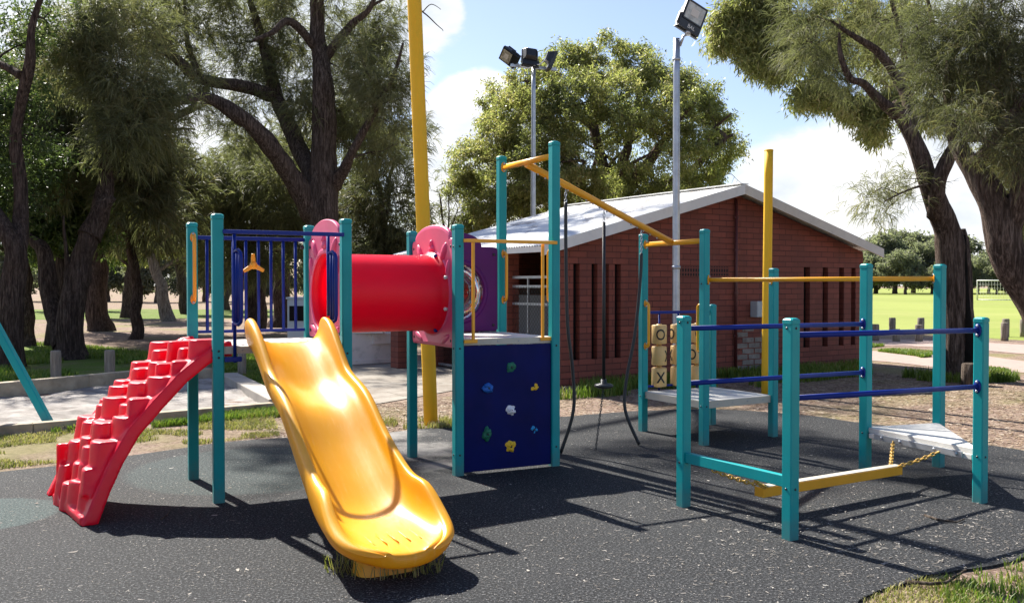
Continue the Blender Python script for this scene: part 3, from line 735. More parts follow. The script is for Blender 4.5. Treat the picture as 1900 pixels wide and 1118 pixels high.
# ---------------- tic tac toe panel
def tictac():
    p, q = C9, C11; d = unit(p, q); n_ = d.cross(Z); n_ = n_ if n_.y < 0 else -n_
    mb = MB(); mb.beam(at(p + d * .04, 1.335), at(q - d * .04, 1.335), .026, .032)
    o = mb.build('tic_tac_toe_panel', M['blue'], root, bevel=.003); o['label'] = 'three by three rack of turning yellow noughts and crosses barrels'
    mb = MB(); mb.beam(at(p + d * .04, .50), at(q - d * .04, .50), .022, .022); mb.build('bottom_rail', M['blue'], o, bevel=.003)
    R_, H = .086, .215
    def letter(mb, kind, T):
        """raised character wrapped on the barrel; T maps barrel space (angle measured from -Y)"""
        W = lambda x, z: T @ Vector((math.sin(x / R_) * (R_ + .0022), -math.cos(x / R_) * (R_ + .0022), z))
        if kind == 'O':
            n = 28; vs = []
            for j in range(n):
                a = 2 * math.pi * j / n; vs += [W(.052 * math.cos(a), .062 * math.sin(a)), W(.036 * math.cos(a), .043 * math.sin(a))]
            mb.add(vs, [(2 * j, 2 * ((j + 1) % n), 2 * ((j + 1) % n) + 1, 2 * j + 1) for j in range(n)], 1)
        else:
            for sg in (-1, 1):
                vs = []; n = 12
                for j in range(n + 1):
                    t = -1 + 2 * j / n; vs += [W(sg * t * .040 - .011, t * .062), W(sg * t * .040 + .011, t * .062)]
                mb.add(vs, [(2 * j, 2 * j + 1, 2 * j + 3, 2 * j + 2) for j in range(n)], 1)
    fa = math.atan2(n_.x, -n_.y)                      # facing angle from -Y
    rots = [[12, 78, 14], [-62, 100, 48], [22, -40, 60]]
    shows = [['O', 'X', 'X'], ['O', 'O', 'X'], ['O', 'O', 'X']]
    for c, px in enumerate((1223, 1258, 1293)):
        ctr = RP(px, 660, at((p + q) / 2, 0), n_); ctr.z = 0
        rod = MB(); rod.tube([at(ctr, .44), at(ctr, 1.33)], .011, 8); rod.build('rod', M['blue'], o)
        for r_ in range(3):
            zz = .60 + (2 - r_) * .243; b = MB(); T = Matrix.Translation(at(ctr, zz))
            b.lathe([(.03, -H / 2 - .012), (.03, -H / 2), (R_ - .008, -H / 2), (R_, -H / 2 + .008), (R_, H / 2 - .008), (R_ - .008, H / 2), (.03, H / 2), (.03, H / 2 + .012)], 28, T)
            k0 = shows[c][r_]; other = 'X' if k0 == 'O' else 'O'
            base = math.atan2(ctr.x, ctr.y) * -1      # towards the lane in front of the panel
            for kind, aa in ((k0, 0), (other, 180)):
                Tr = T @ Matrix.Rotation(base + R(rots[c][r_] + aa), 4, 'Z'); letter(b, kind, Tr)
            b.build('barrel', [M['barrel'], M['letter']], o)
tictac()

# ================================================================== things hanging from the play structure
def link_chain(mb, p, q, r=.0055, L=.034, w=.010, m=0, sag=0):
    n = max(2, int((q - p).length / (L * .72))); pts = []
    for i in range(n + 1):
        t = i / n; pts.append(p.lerp(q, t) - Z * sag * 4 * t * (1 - t))
    for i in range(n):
        a, b = pts[i], pts[i + 1]; d = (b - a).normalized(); s = d.cross(Z if abs(d.z) < .9 else Vector((1, 0, 0))).normalized()
        if i % 2: s = d.cross(s)
        c = (a + b) / 2; h = L / 2
        path = [c + d * (h - w) * k1 + (s * math.cos(an) + d * k1 * math.sin(an)) * w for k1, rng_ in ((1, (0, 60, 120, 180)), (-1, (180, 120, 60, 0))) for an in [R(v) for v in rng_]]
        mb.tube(path, r, 5, m, closed=True)
def hose(label, t, ztop_drop, pts_px, disc=False, name='climbing_rope'):
    """black hose on a chain under the slanted beam; pts_px = photo places along the hose with depth interpolated to the ground end"""
    h0 = m0.lerp(m1, t) - Z * .045
    o = thing(name, label, 'climbing rope', (h0.x, h0.y, 0), 'black climbing ropes under the slanted beam')
    mb = MB(); a = h0 - Z * ztop_drop; link_chain(mb, h0, a); 
    if not disc:
        end = G(*pts_px[-1]); path = [a]
        for (px, py), k in zip(pts_px[:-1], [i / len(pts_px) for i in range(1, len(pts_px))]):
            path.append(PT(px, py, a.y + (end.y - a.y) * k ** 1.5))
        path.append(end + Z * .01)
        fine_ = []
        for i in range(len(path) - 1):                # Catmull-Rom
            P0, P1, P2, P3 = path[max(i - 1, 0)], path[i], path[i + 1], path[min(i + 2, len(path) - 1)]
            for j in range(6):
                u = j / 6; fine_.append(.5 * ((2 * P1) + (P2 - P0) * u + (2 * P0 - 5 * P1 + 4 * P2 - P3) * u * u + (3 * P1 - P0 - 3 * P2 + P3) * u ** 3))
        fine_.append(path[-1]); mb.build('chain', M['steel'], o)
        s_ = MB(); s_.tube(fine_, .0175, 10); s_.build('hose', M['rubber_hose'], o)
    else:
        zb = .62; c = Vector((h0.x, h0.y, zb)); mb2 = MB()
        g = G(1105, 835); mb.build('chain', M['steel'], o); mb = MB(); link_chain(mb, c - Z * .01, g + Z * .0, .0042, .034, .0085); mb.build('loose_chain', M['dark_steel'], o)
        mb2.tube([a, c + Z * .06], .0175, 10); mb2.build('hose', M['rubber_hose'], o)
        s_ = MB(); s_.lathe([(.03, .07), (.032, .03), (.085, .02), (.10, .008), (.10, -.006), (.07, -.02), (.03, -.028)], 24, Matrix.Translation(c)); s_.build('disc_seat', M['dark_steel'], o)
hose('black climbing rope nearest the climbing panel, curving out to the ground', .245, .12, [(1050, 470), (1053, 600), (1062, 680), (1064, 760), (1040, 842)])
hose('middle hanging rope with a flat round foot disc and loose chain below', .50, .12, [], True)
hose('black climbing rope in front of the tall teal post, trailing on the rubber', .765, .24, [(1188, 520), (1178, 620), (1163, 700), (1160, 760), (1186, 826)])

def balance_beam():
    M1, M2 = (D13 + D14) / 2, (D15 + D17) / 2; ax = unit(M1, M2); sd = Vector((ax.y, -ax.x, 0))
    e0 = RP(1408, 915, M1, sd); e1 = RP(1666, 886, M1, sd)
    e0 = at(M1 + ax * (e0 - M1).dot(ax), .175); e1 = at(M1 + ax * (e1 - M1).dot(ax), .165)
    o = thing('balance_beam', 'yellow swinging balance beam hung on four chains over the rubber', 'balance beam', tuple((at(e0, 0) + at(e1, 0)) / 2))
    mb = MB(); mb.beam(e0, e1, .085, .07); mb.build('beam', M['yellow'], o, bevel=.004)
    t_ = MB(); t_.beam(e0 + Z * .037 + ax * .004, e1 + Z * .037 - ax * .004, .07, .005); t_.build('tread_strip', M['cream'], o)
    for e, tgt, q in ((e0, .325, (D13, D14)), (e1, DECKT - .075, (D15, D17))):
        for sg, k in ((-1, .3), (1, .7)):
            anchor = at(q[0].lerp(q[1], k), tgt) + (nv_ * .036 if q[0] is D15 else -nv_ * 0)
            start = e + Z * .035 + sd * .03 * (-1 if k < .5 else 1) + ax * (.05 if e is e0 else -.05)
            if (anchor - q[0]).dot(sd) > (q[0].lerp(q[1], .5) - q[0]).dot(sd): pass
            c = MB(); link_chain(c, start, anchor, .006, .04, .0115, sag=.01); c.build('chain', M['chain_yellow'], o)
balance_beam()
# ================================================================== ground sheets
def smooth_closed(pts, k=8):
    out = []; n = len(pts)
    for i in range(n):
        P0, P1, P2, P3 = pts[i - 1], pts[i], pts[(i + 1) % n], pts[(i + 2) % n]
        for j in range(k):
            u = j / k; out.append(.5 * ((2 * P1) + (P2 - P0) * u + (2 * P0 - 5 * P1 + 4 * P2 - P3) * u * u + (3 * P1 - P0 - 3 * P2 + P3) * u ** 3))
    return out
def sheet(name, pts, z, mat, label, thick=0, jag=0):
    P = [Vector((p.x, p.y, 0)) for p in pts]
    if jag: P = [p + Vector((noise.noise(p * 1.9), noise.noise(p * 1.9 + Vector((9, 3, 1))), 0)) * jag + Vector((noise.noise(p * 7), noise.noise(p * 7 + Vector((9, 3, 1))), 0)) * jag * .35 for p in P]
    me = bpy.data.meshes.new(name); bm = bmesh.new(); vs = [bm.verts.new((p.x, p.y, z)) for p in P]
    f = bm.faces.new(vs); bm.normal_update()
    if f.normal.z < 0: f.normal_flip()
    if thick:
        r = bmesh.ops.extrude_face_region(bm, geom=[f]); 
        for v in r['geom']:
            if isinstance(v, bmesh.types.BMVert): v.co.z -= thick
        bmesh.ops.recalc_face_normals(bm, faces=bm.faces)
    bmesh.ops.triangulate(bm, faces=[g for g in bm.faces if len(g.verts) > 4])
    bm.to_mesh(me); bm.free(); me.materials.append(mat); o = link(name, me)
    return tag(o, label, None, None, 'structure')

def ground_mat():
    t = NT('mulch_ground'); co = t.coord('Object'); a = t.noise(co, .35, 5, .6, .4); b = t.noise(co, 3.5, 8, .72); c_ = t.noise(co, 38, 4, .8)
    c = t.ramp(b, [(.30, (.09, .055, .042)), (.5, (.215, .148, .115)), (.72, (.34, .255, .205))])
    c = t.mix(t.ramp(c_, [(.45, 0.0), (.7, .75)]), c, (.50, .40, .32))
    c = t.mix(t.ramp(t.noise(co, 22, 4, .8), [(.5, 0.0), (.66, .8)]), c, (.07, .042, .03))
    g = t.ramp(a, [(.50, 0.0), (.62, .6)])
    c = t.mix(g, c, t.ramp(t.noise(co, 9, 6, .75), [(.3, (.11, .12, .03)), (.7, (.30, .28, .12))]))
    return t.done(t.pbsdf(c, .95, t.bump(t.math('ADD', c_, b), .8, .03), 0, .1))
def rubber_mat():
    t = NT('rubber_softfall'); co = t.coord('Object'); a = t.noise(co, .9, 5, .6); f = t.noise(co, 62, 2, .85); g = t.noise(co, 34, 4, .9)
    c = t.ramp(f, [(.40, (.0025, .003, .004)), (.51, (.021, .023, .026)), (.61, (.088, .09, .095)), (.71, (.28, .28, .275))])
    c = t.mix(t.ramp(g, [(.40, .75), (.54, 0.0)]), c, (.012, .0125, .014))
    c = t.mix(t.ramp(a, [(.35, 0.0), (.7, .30)]), c, (.045, .047, .05))
    c = t.mix(t.ramp(t.noise(co, 5, 7, .75), [(.6, 0.0), (.8, .3)]), c, (.15, .125, .10))
    # painted teal-green circles laid into the softfall
    for (p, r, k) in ((G(-40, 955), .56, .4), (G(470, 868), 1.1, .22)):
        mp = t.n('ShaderNodeVectorMath', operation='DISTANCE'); t.l(co, mp.inputs[0]); mp.inputs[1].default_value = p
        d = t.math('ADD', mp.outputs['Value'], t.math('MULTIPLY', t.noise(co, 6, 3), .08))
        rn = t.ramp(t.math('DIVIDE', d, r * 2), [(.48, k), (.52, 0.0)])
        c = t.mix(rn, c, t.ramp(f, [(.36, (.02, .05, .05)), (.7, (.16, .24, .23))]))
    # sand walked onto the softfall behind the tower
    for (p, r) in ((G(765, 835), .6), (G(715, 805), .55), (G(820, 862), .35)):
        mp = t.n('ShaderNodeVectorMath', operation='DISTANCE'); t.l(co, mp.inputs[0]); mp.inputs[1].default_value = p
        d = t.math('ADD', t.math('DIVIDE', mp.outputs['Value'], r), t.math('MULTIPLY', t.math('SUBTRACT', t.noise(co, 5, 7, .75), .5), 2.0))
        c = t.mix(t.ramp(d, [(.25, .8), (1.0, 0.0)]), c, (.30, .285, .265))
    return t.done(t.pbsdf(c, .85, t.bump(t.math('ADD', f, g), 1.0, .010), 0, .2))
def sand_mat():
    t = NT('sand'); co = t.coord('Object'); a = t.noise(co, 2.2, 7, .7); b = t.noise(co, 90, 3, .8)
    c = t.ramp(a, [(.38, (.20, .18, .165)), (.62, (.40, .37, .345))]); c = t.mix(t.ramp(t.noise(co, 14, 5, .8), [(.56, 0.0), (.72, .6)]), c, (.22, .18, .15))
    return t.done(t.pbsdf(c, .95, t.bump(t.math('ADD', t.math('MULTIPLY', a, 1.5), b), .6, .02), 0, .1))
def field_mat():
    t = NT('mown_grass'); co = t.coord('Object'); a = t.noise(co, .06, 4, .6); b = t.noise(co, 2.5, 6, .7)
    wv = t.n('ShaderNodeTexWave'); wv.inputs['Scale'].default_value = .06; wv.inputs['Distortion'].default_value = 1.2; mp = t.coord('Object', (.25, 1, 1)); t.l(mp, wv.inputs['Vector'])
    c = t.ramp(b, [(.3, (.14, .185, .035)), (.7, (.24, .28, .06))]); c = t.mix(t.ramp(a, [(.4, 0.0), (.7, .6)]), c, (.31, .31, .11))
    c = t.mix(t.math('MULTIPLY', wv.outputs['Fac'], .4), c, (.30, .33, .09))
    c = t.mix(t.ramp(t.noise(t.coord('Object', (.3, 1.2, 1)), .5, 6, .7), [(.45, 0.0), (.7, .6)]), c, (.17, .22, .045))
    return t.done(t.pbsdf(c, .9, t.bump(b, .5, .05), 0, .15))
def lawn_mat():
    t = NT('rough_lawn'); co = t.coord('Object'); a = t.noise(co, 1.1, 6, .7); b = t.noise(co, 26, 5, .8)
    c = t.ramp(b, [(.3, (.055, .10, .015)), (.7, (.17, .26, .04))]); c = t.mix(t.ramp(a, [(.42, 0.0), (.7, .75)]), c, t.ramp(b, [(.3, (.12, .085, .05)), (.7, (.30, .24, .15))]))
    return t.done(t.pbsdf(c, .95, t.bump(b, .9, .04), 0, .1))
def path_mat():
    t = NT('pink_paving'); co = t.coord('Object'); br = t.n('ShaderNodeTexBrick'); br.inputs['Scale'].default_value = 4; t.l(co, br.inputs['Vector'])
    br.inputs['Color1'].default_value = (.32, .235, .21, 1); br.inputs['Color2'].default_value = (.38, .28, .25, 1); br.inputs['Mortar'].default_value = (.3, .24, .2, 1); br.inputs['Mortar Size'].default_value = .012
    c = t.mix(t.ramp(t.noise(co, 3, 6, .7), [(.45, 0.0), (.7, .5)]), br.outputs['Color'], (.40, .33, .28))
    return t.done(t.pbsdf(c, .9, t.bump(t.noise(co, 40, 3), .4, .01), 0, .15))
def slab_mat():
    t = NT('concrete_slabs'); co = t.coord('Object'); mp = t.n('ShaderNodeMapping'); mp.inputs['Rotation'].default_value = (0, 0, R(-32)); t.l(co, mp.inputs['Vector'])
    br = t.n('ShaderNodeTexBrick'); br.inputs['Scale'].default_value = 1; br.inputs['Brick Width'].default_value = 1.3; br.inputs['Row Height'].default_value = .62; br.inputs['Mortar Size'].default_value = .012; t.l(mp.outputs[0], br.inputs['Vector'])
    br.inputs['Color1'].default_value = (.26, .235, .205, 1); br.inputs['Color2'].default_value = (.32, .29, .25, 1); br.inputs['Mortar'].default_value = (.12, .10, .08, 1)
    c = t.mix(t.ramp(t.noise(co, 2.5, 7, .7), [(.42, 0.0), (.66, .75)]), br.outputs['Color'], (.16, .13, .105))
    return t.done(t.pbsdf(c, .9, t.bump(t.noise(co, 30, 4), .4, .01), 0, .15))
# one ground sheet to the horizon
mb = MB(); n = 64; mb.add([(-900, -60, -.016), (900, -60, -.016), (900, 1500, -.016), (-900, 1500, -.016)], [(0, 1, 2, 3)])
tag(mb.build('ground', ground_mat()), 'brown mulch and dirt ground strewn with leaf litter', None, None, 'structure')
sheet('sports_field', [G(1560, 607), G(1700, 618), G(1910, 631), Vector((60, 27, 0)), Vector((400, 60, 0)), Vector((400, 420, 0)), Vector((-10, 420, 0)), Vector((2, 45, 0))], -.011, field_mat(), 'bright mown sports field beyond the playground')
sheet('lawn', [Vector((-300, 62, 0)), Vector((-6, 62, 0)), Vector((-4, 48, 0)), Vector((-25, 43, 0)), Vector((-60, 46, 0)), Vector((-300, 46, 0))][::-1], -.0105, lawn_mat(), 'sunlit grass beyond the trees on the left')
sheet('lawn', smooth_closed([G(-200, 720), G(20, 716), G(200, 690), G(345, 682), G(350, 660), G(250, 650), G(120, 640), G(-40, 632), G(-300, 650)], 8), -.0095, lawn_mat(), 'shaded grass strip under the dark trees at left', jag=.5)
sheet('lawn', smooth_closed([G(392, 672), G(410, 702), G(470, 718), G(515, 735), G(520, 760), G(560, 745), G(600, 725), G(540, 690), G(500, 668), G(430, 660)], 6), -.0095, lawn_mat(), 'patch of green grass behind the slide', jag=.2)
sheet('path', smooth_closed([G(1480, 664), G(1620, 668), G(1760, 682), G(1900, 690), G(2100, 705), G(2100, 684), G(1900, 668), G(1760, 652), G(1620, 650), G(1480, 652)], 5), -.0075, path_mat(), 'pink paved path curving past the brick building', jag=.1)
sheet('path', smooth_closed([G(1560, 637), G(1650, 640), G(1780, 645), G(1910, 656), G(2100, 664), G(2100, 648), G(1910, 639), G(1780, 632), G(1650, 629), G(1560, 627)], 5), -.0075, M['concrete'] if False else path_mat(), 'pink paved path along the field edge', jag=.1)
sheet('paving', [G(512, 722), G(600, 748), G(700, 748), G(845, 722), G(1010, 718), G(925, 690), G(780, 668), G(640, 663), G(560, 680), G(500, 690)], -.006, slab_mat(), 'pale concrete slab paving beside the open shelter', jag=.05)
rub = smooth_closed([G(-260, 915), G(-40, 880), G(120, 862), G(400, 822), G(520, 812), G(660, 808), G(780, 795), G(900, 782), G(1040, 773), G(1180, 762), G(1330, 759), G(1480, 768), G(1593, 783), G(1700, 797), G(1790, 818), G(1900, 836), G(2200, 890), G(2250, 960), G(1960, 1020), G(1840, 1045), G(1681, 1077), G(1593, 1122), G(1500, 1200), Vector((1.4, 2.6, 0)), Vector((0, 1.6, 0)), Vector((-3, 1.6, 0)), Vector((-5.2, 3.2, 0))], 8)
sheet('rubber_surface', rub, 0.0, rubber_mat(), 'black rubber softfall under the play structure', thick=.03, jag=.05)
sand_quad = [G(-160, 812), G(60, 795), G(300, 775), G(508, 757), G(418, 704), G(330, 699), G(160, 716), G(-160, 748)]
xs = [p.x for p in sand_quad]; ys = [p.y for p in sand_quad]; mb = MB(); q_ = .07; idx = {}
def inside(x, y, poly):
    r = False; j = len(poly) - 1
    for i in range(len(poly)):
        a, b = poly[i], poly[j]
        if (a.y > y) != (b.y > y) and x < (b.x - a.x) * (y - a.y) / (b.y - a.y) + a.x: r = not r
        j = i
    return r
def sv_(i, j):
    if (i, j) not in idx:
        x, y = min(xs) + i * q_, min(ys) + j * q_; P = Vector((x, y, 0)); idx[i, j] = len(mb.v)
        mb.v.append(Vector((x, y, .015 + .05 * noise.noise(P * .9) + .035 * noise.noise(P * 2.6) + .02 * noise.noise(P * 6.5))))
    return idx[i, j]
for i in range(int((max(xs) - min(xs)) / q_) + 1):
    for j in range(int((max(ys) - min(ys)) / q_) + 1):
        if inside(min(xs) + (i + .5) * q_, min(ys) + (j + .5) * q_, sand_quad):
            f_ = [sv_(i, j), sv_(i + 1, j), sv_(i + 1, j + 1), sv_(i, j + 1)]; mb.f.append(f_); mb.m.append(0); mb.s.append(True)
tag(mb.build('sandpit', sand_mat()), 'pale grey sand inside the timber edged pit', None, None, 'structure')
def edging(label, pts, wdt, hgt, mat, name='sandpit_edge'):
    mb = MB()
    for a, b in zip(pts, pts[1:]):
        mb.beam(at(a, hgt / 2 - .03), at(b, hgt / 2 - .03), wdt, hgt)
    o = mb.build(name, mat, None, bevel=.012); return tag(o, label, 'edging', 'edgings round the sandpit')
edging('long pale sleeper along the near edge of the sandpit', [G(-160, 818), G(60, 800), G(505, 760)], .13, .13, M['timber_rail'])
edging('weathered sleeper along the far edge of the sandpit below the bollards', [G(-160, 752), G(160, 719), G(325, 702)], .16, .24, M['timber_rail'])
edging('short sleeper joining the far sandpit edge to the concrete kerb', [G(333, 701), G(414, 700)], .14, .2, M['timber_rail'])
edging('thick concrete kerb at the right end of the sandpit beside the slide', [G(424, 705), G(520, 757)], .30, .16, M['concrete'])

# ================================================================== brick building
WL, WR = G(1040, 715), G(1600, 674); e = unit(WL, WR); WW = (WR - WL).length; nb = Vector((e.y, -e.x, 0)); nb = nb if nb.y < 0 else -nb; vb = -nb
LEN = 4.55; HE, HP = 2.33, 3.37
bld = thing('brick_building', 'low dark red brick building with a white low gabled roof and narrow slot windows', 'building', tuple(WL))
def brick_mat():
    t = NT('painted_brick'); co = t.coord('UV'); br = t.n('ShaderNodeTexBrick'); br.inputs['Scale'].default_value = 1; br.inputs['Brick Width'].default_value = .36; br.inputs['Row Height'].default_value = .105; br.inputs['Mortar Size'].default_value = .008; br.inputs['Mortar Smooth'].default_value = .15; br.inputs['Bias'].default_value = -.2
    t.l(co, br.inputs['Vector']); br.inputs['Color1'].default_value = (.25, .07, .049, 1); br.inputs['Color2'].default_value = (.165, .048, .036, 1); br.inputs['Mortar'].default_value = (.095, .030, .024, 1)
    ob = t.coord('Object'); c = t.mix(t.ramp(t.noise(ob, 1.3, 6, .65), [(.4, 0.0), (.7, .6)]), br.outputs['Color'], (.15, .050, .038)); c = t.mix(t.ramp(t.noise(t.coord('Object', (2, 2, .35)), 1.6, 6, .7), [(.54, 0.0), (.7, .4)]), c, (.07, .028, .025))
    c = t.mix(t.ramp(t.noise(ob, 6, 5, .7), [(.62, 0.0), (.8, .35)]), c, (.25, .10, .08))
    h = t.math('ADD', t.math('MULTIPLY', br.outputs['Fac'], -1.0), t.math('MULTIPLY', t.noise(ob, 50, 3), .25))
    return t.done(t.pbsdf(c, .7, t.bump(h, .7, .012), 0, .3))
M['brick'] = brick_mat()
def uvbox(o, e_, sc=1.0):
    """planar UVs: along the wall and up"""
    me = o.data; uv = me.uv_layers.new(name='UVMap')
    for p in me.polygons:
        k = e_ if abs(p.normal.dot(e_)) < .7 else vb
        for li in p.loop_indices:
            co = me.vertices[me.loops[li].vertex_index].co; uv.data[li].uv = (co.dot(k) * sc, co.z * sc)
def slot_t(px): return (RP(px, 600, WL, nb) - WL).dot(e)
slots = [(slot_t(a), slot_t(b)) for a, b in ((1063.5, 1075.5), (1097.5, 1108.5), (1118.5, 1130), (1140.5, 1151.5), (1491, 1502.5), (1526, 1536), (1556.5, 1565.5), (1579, 1587))]
zs0, zs1 = .40, 2.0
roofz = lambda t: HE + (HP - HE) * (1 - abs(t - WW / 2) / (WW / 2))
mb = MB(); cuts = sorted([0, WW, WW / 2] + [x for s in slots for x in s]); TH = .2
def piece(t0, t1, za0, za1, zb0, zb1):
    P = [WL + e * t0 + Z * za0, WL + e * t1 + Z * za1, WL + e * t1 + Z * zb1, WL + e * t0 + Z * zb0]; mb.prism(P, (0, 0, 0), vb * TH)
for t0, t1 in zip(cuts, cuts[1:]):
    if any(abs(t0 - a) < 1e-6 and abs(t1 - b) < 1e-6 for a, b in slots):
        piece(t0, t1, -.05, -.05, zs0, zs0); piece(t0, t1, zs1, zs1, roofz(t0), roofz(t1))
    else: piece(t0, t1, -.05, -.05, roofz(t0), roofz(t1))
o = mb.build('gable_wall', M['brick'], bld, fixn=True); uvbox(o, e)
for a, b in slots:
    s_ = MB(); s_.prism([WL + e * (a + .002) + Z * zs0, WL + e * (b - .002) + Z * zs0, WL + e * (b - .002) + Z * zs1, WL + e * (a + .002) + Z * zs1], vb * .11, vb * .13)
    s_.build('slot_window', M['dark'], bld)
# far gable, right side wall, floor inside, inner grey wall
mb = MB(); P = [WL + vb * LEN + e * t + Z * z for t, z in ((0, -.05), (WW, -.05), (WW, HE), (WW / 2, HP), (0, HE))]; mb.prism(P, (0, 0, 0), -vb * .15)
P = [WR + vb * TH - Z * .05, WR + vb * (LEN - .15) - Z * .05, WR + vb * (LEN - .15) + Z * HE, WR + vb * TH + Z * HE]; mb.prism(P, -e * .15, (0, 0, 0))
o = mb.build('side_wall', M['brick'], bld, fixn=True); uvbox(o, e)
mb = MB(); P = [WL + e * 1.1 + vb * (TH + .01) + Z * 0, WL + e * 1.1 + vb * (LEN - .2), WL + e * 1.1 + vb * (LEN - .2) + Z * 1.45, WL + e * 1.1 + vb * (TH + .01) + Z * 1.45]; mb.prism(P, (0, 0, 0), e * .1); mb.build('inner_wall', M['grey_wall'], bld)
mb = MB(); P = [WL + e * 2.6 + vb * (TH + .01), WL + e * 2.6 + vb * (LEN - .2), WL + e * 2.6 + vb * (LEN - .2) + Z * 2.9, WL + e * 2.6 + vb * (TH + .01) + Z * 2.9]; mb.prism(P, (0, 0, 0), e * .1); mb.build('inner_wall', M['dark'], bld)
# piers of the open side with rails and wire mesh
for s in (1.55, 3.1, LEN - .2):
    p_ = MB(); p_.box(WL + vb * s + Z * (HE / 2 - .03), (.24, .24, HE), math.atan2(e.y, e.x)); o = p_.build('brick_pier', M['brick'], bld); uvbox(o, e)
r_ = MB()
for z in (.06, .62, 1.32, 1.62, 1.78): r_.beam(WL + vb * (TH + .01) - e * .0 + Z * z, WL + vb * (LEN - .35) + Z * z, .035, .045)
for s in (.5, .95, 2.2, 2.6, 3.6): r_.beam(WL + vb * s + Z * .05, WL + vb * s + Z * (1.78), .03, .03, up=e)
r_.build('shelter_rail', M['steel'], bld)
mw = MB(); S0, S1 = TH + .02, LEN - .35; Hh = 1.62
k = int((S1 - S0 + Hh) / .085)
for i in range(k):
    for sg in (0, 1):
        c0 = S0 - Hh + i * .085; a0, a1 = max(c0, S0), min(c0 + Hh, S1)
        if a1 <= a0: continue
        z0, z1 = (a0 - c0), (a1 - c0)
        if sg: z0, z1 = Hh - z0, Hh - z1
        A_, B_ = WL + vb * a0 + Z * z0 - e * .02, WL + vb * a1 + Z * z1 - e * .02
        mw.add([A_ - Z * .004, B_ - Z * .004, B_ + Z * .004, A_ + Z * .004], [(0, 1, 2, 3)])
tag(mw.build('wire_mesh', M['dark_steel'], bld), None)
# corrugated roof
def roof_mat():
    t = NT('white_roof_sheet'); co = t.coord('Object'); st = t.noise(t.coord('Object', (1.0, .35, 1)), 2.4, 7, .75, .6)
    c = t.ramp(t.noise(co, .8, 4), [(.3, (.66, .66, .65)), (.7, (.76, .76, .75))]); c = t.mix(t.ramp(st, [(.545, 0.0), (.62, .7)]), c, (.20, .15, .12))
    return t.done(t.pbsdf(c, .5, t.bump(t.noise(co, 30, 3), .1, .005), 0, .4))
RO, VO = .62, .33
slope = (HP - HE) / (WW / 2)
def roof_side(sg):
    mb = MB(); n = 72; half = WW / 2 + (RO if sg < 0 else .2); rows = []
    for i in range(n * 4 + 1):
        s = -VO + (LEN + .5 + VO) * i / (n * 4); w_ = .013 * math.sin(2 * math.pi * i / 4)
        top = WL + e * (WW / 2) + vb * s + Z * (HP + .10 + w_); low = top + e * sg * half - Z * slope * half
        rows += [top, low]
    mb.add(rows, [(2 * i, 2 * i + 1, 2 * i + 3, 2 * i + 2) for i in range(n * 4)], 0, True)
    return mb.build('roof', M['roof'], bld)
M['roof'] = roof_mat(); roofL = roof_side(-1); roofR = roof_side(1)
mb = MB(); mb.beam(WL + e * (WW / 2) + vb * (-VO - .01) + Z * (HP + .125), WL + e * (WW / 2) + vb * (LEN + .51) + Z * (HP + .125), .22, .02); mb.build('ridge_cap', M['white'], roofL, bevel=.006)
for sg, half, mt in ((-1, WW / 2 + RO, 'white'), (1, WW / 2 + .2, 'beige')):
    for s, nm in ((-VO + .0, 'barge_board'), (LEN + .48, 'barge_board')):
        mb = MB(); top = WL + e * (WW / 2) + vb * s + Z * (HP - .005); low = top + e * sg * half - Z * slope * half
        P = [top + Z * .12, low + Z * .12, low - Z * .06, top - Z * .06]; mb.prism(P, (0, 0, 0), vb * -.03); mb.build(nm, M[mt], roofL if sg < 0 else roofR, bevel=.003, fixn=True)
mb = MB(); mb.prism([WL + e * (-RO + .03) + vb * (-VO) + Z * (HE - slope * RO + .0), WL + e * (-RO + .03) + vb * (LEN + .4) + Z * (HE - slope * RO), WL + e * (-RO + .03) + vb * (LEN + .4) + Z * (HE - slope * RO + .09), WL + e * (-RO + .03) + vb * (-VO) + Z * (HE - slope * RO + .09)], (0, 0, 0), -e * .02)
mb.build('fascia', M['white'], roofL)
# wall fittings
tp = slot_t(1362); mb = MB(); q = WL + e * tp + nb * .045; mb.tube([at(q, .1), at(q, HP - .12)], .03, 10)
for z in (.7, 1.5, 2.3, 2.9): mb.box(at(q, z), (.1, .03, .03), math.atan2(e.y, e.x))
mb.build('downpipe', M['maroon'], bld)
mb = MB(); q = RP(1401, 573, WL, nb) + nb * .09; rz = math.atan2(e.y, e.x); mb.box(q, (.27, .17, .30), rz); mb.box(q + nb * .086 , (.25, .012, .28), rz); mb.build('meter_box', M['cabinet'], bld, bevel=.006)
def vent_mat():
    t = NT('vent_brick'); br = t.n('ShaderNodeTexBrick'); t.l(t.coord('UV'), br.inputs['Vector']); br.offset = 0; br.inputs['Scale'].default_value = 1; br.inputs['Brick Width'].default_value = .065; br.inputs['Row Height'].default_value = .085; br.inputs['Mortar Size'].default_value = .014
    br.inputs['Color1'].default_value = br.inputs['Color2'].default_value = (.012, .008, .007, 1); br.inputs['Mortar'].default_value = (.16, .045, .034, 1)
    return t.done(t.pbsdf(br.outputs['Color'], .8))
M['vent'] = vent_mat()
for a, b in ((1262, 1300), (1318, 1352)):
    ta, tb = slot_t(a), slot_t(b); zc = RP((a + b) / 2, 503, WL, nb).z; mb = MB(); mb.box(WL + e * (ta + tb) / 2 + Z * zc + nb * .001, (tb - ta, .006, .17), rz)
    uvbox(mb.build('air_vent', M['vent'], bld), e)
mb = MB(); rngp = random.Random(3)
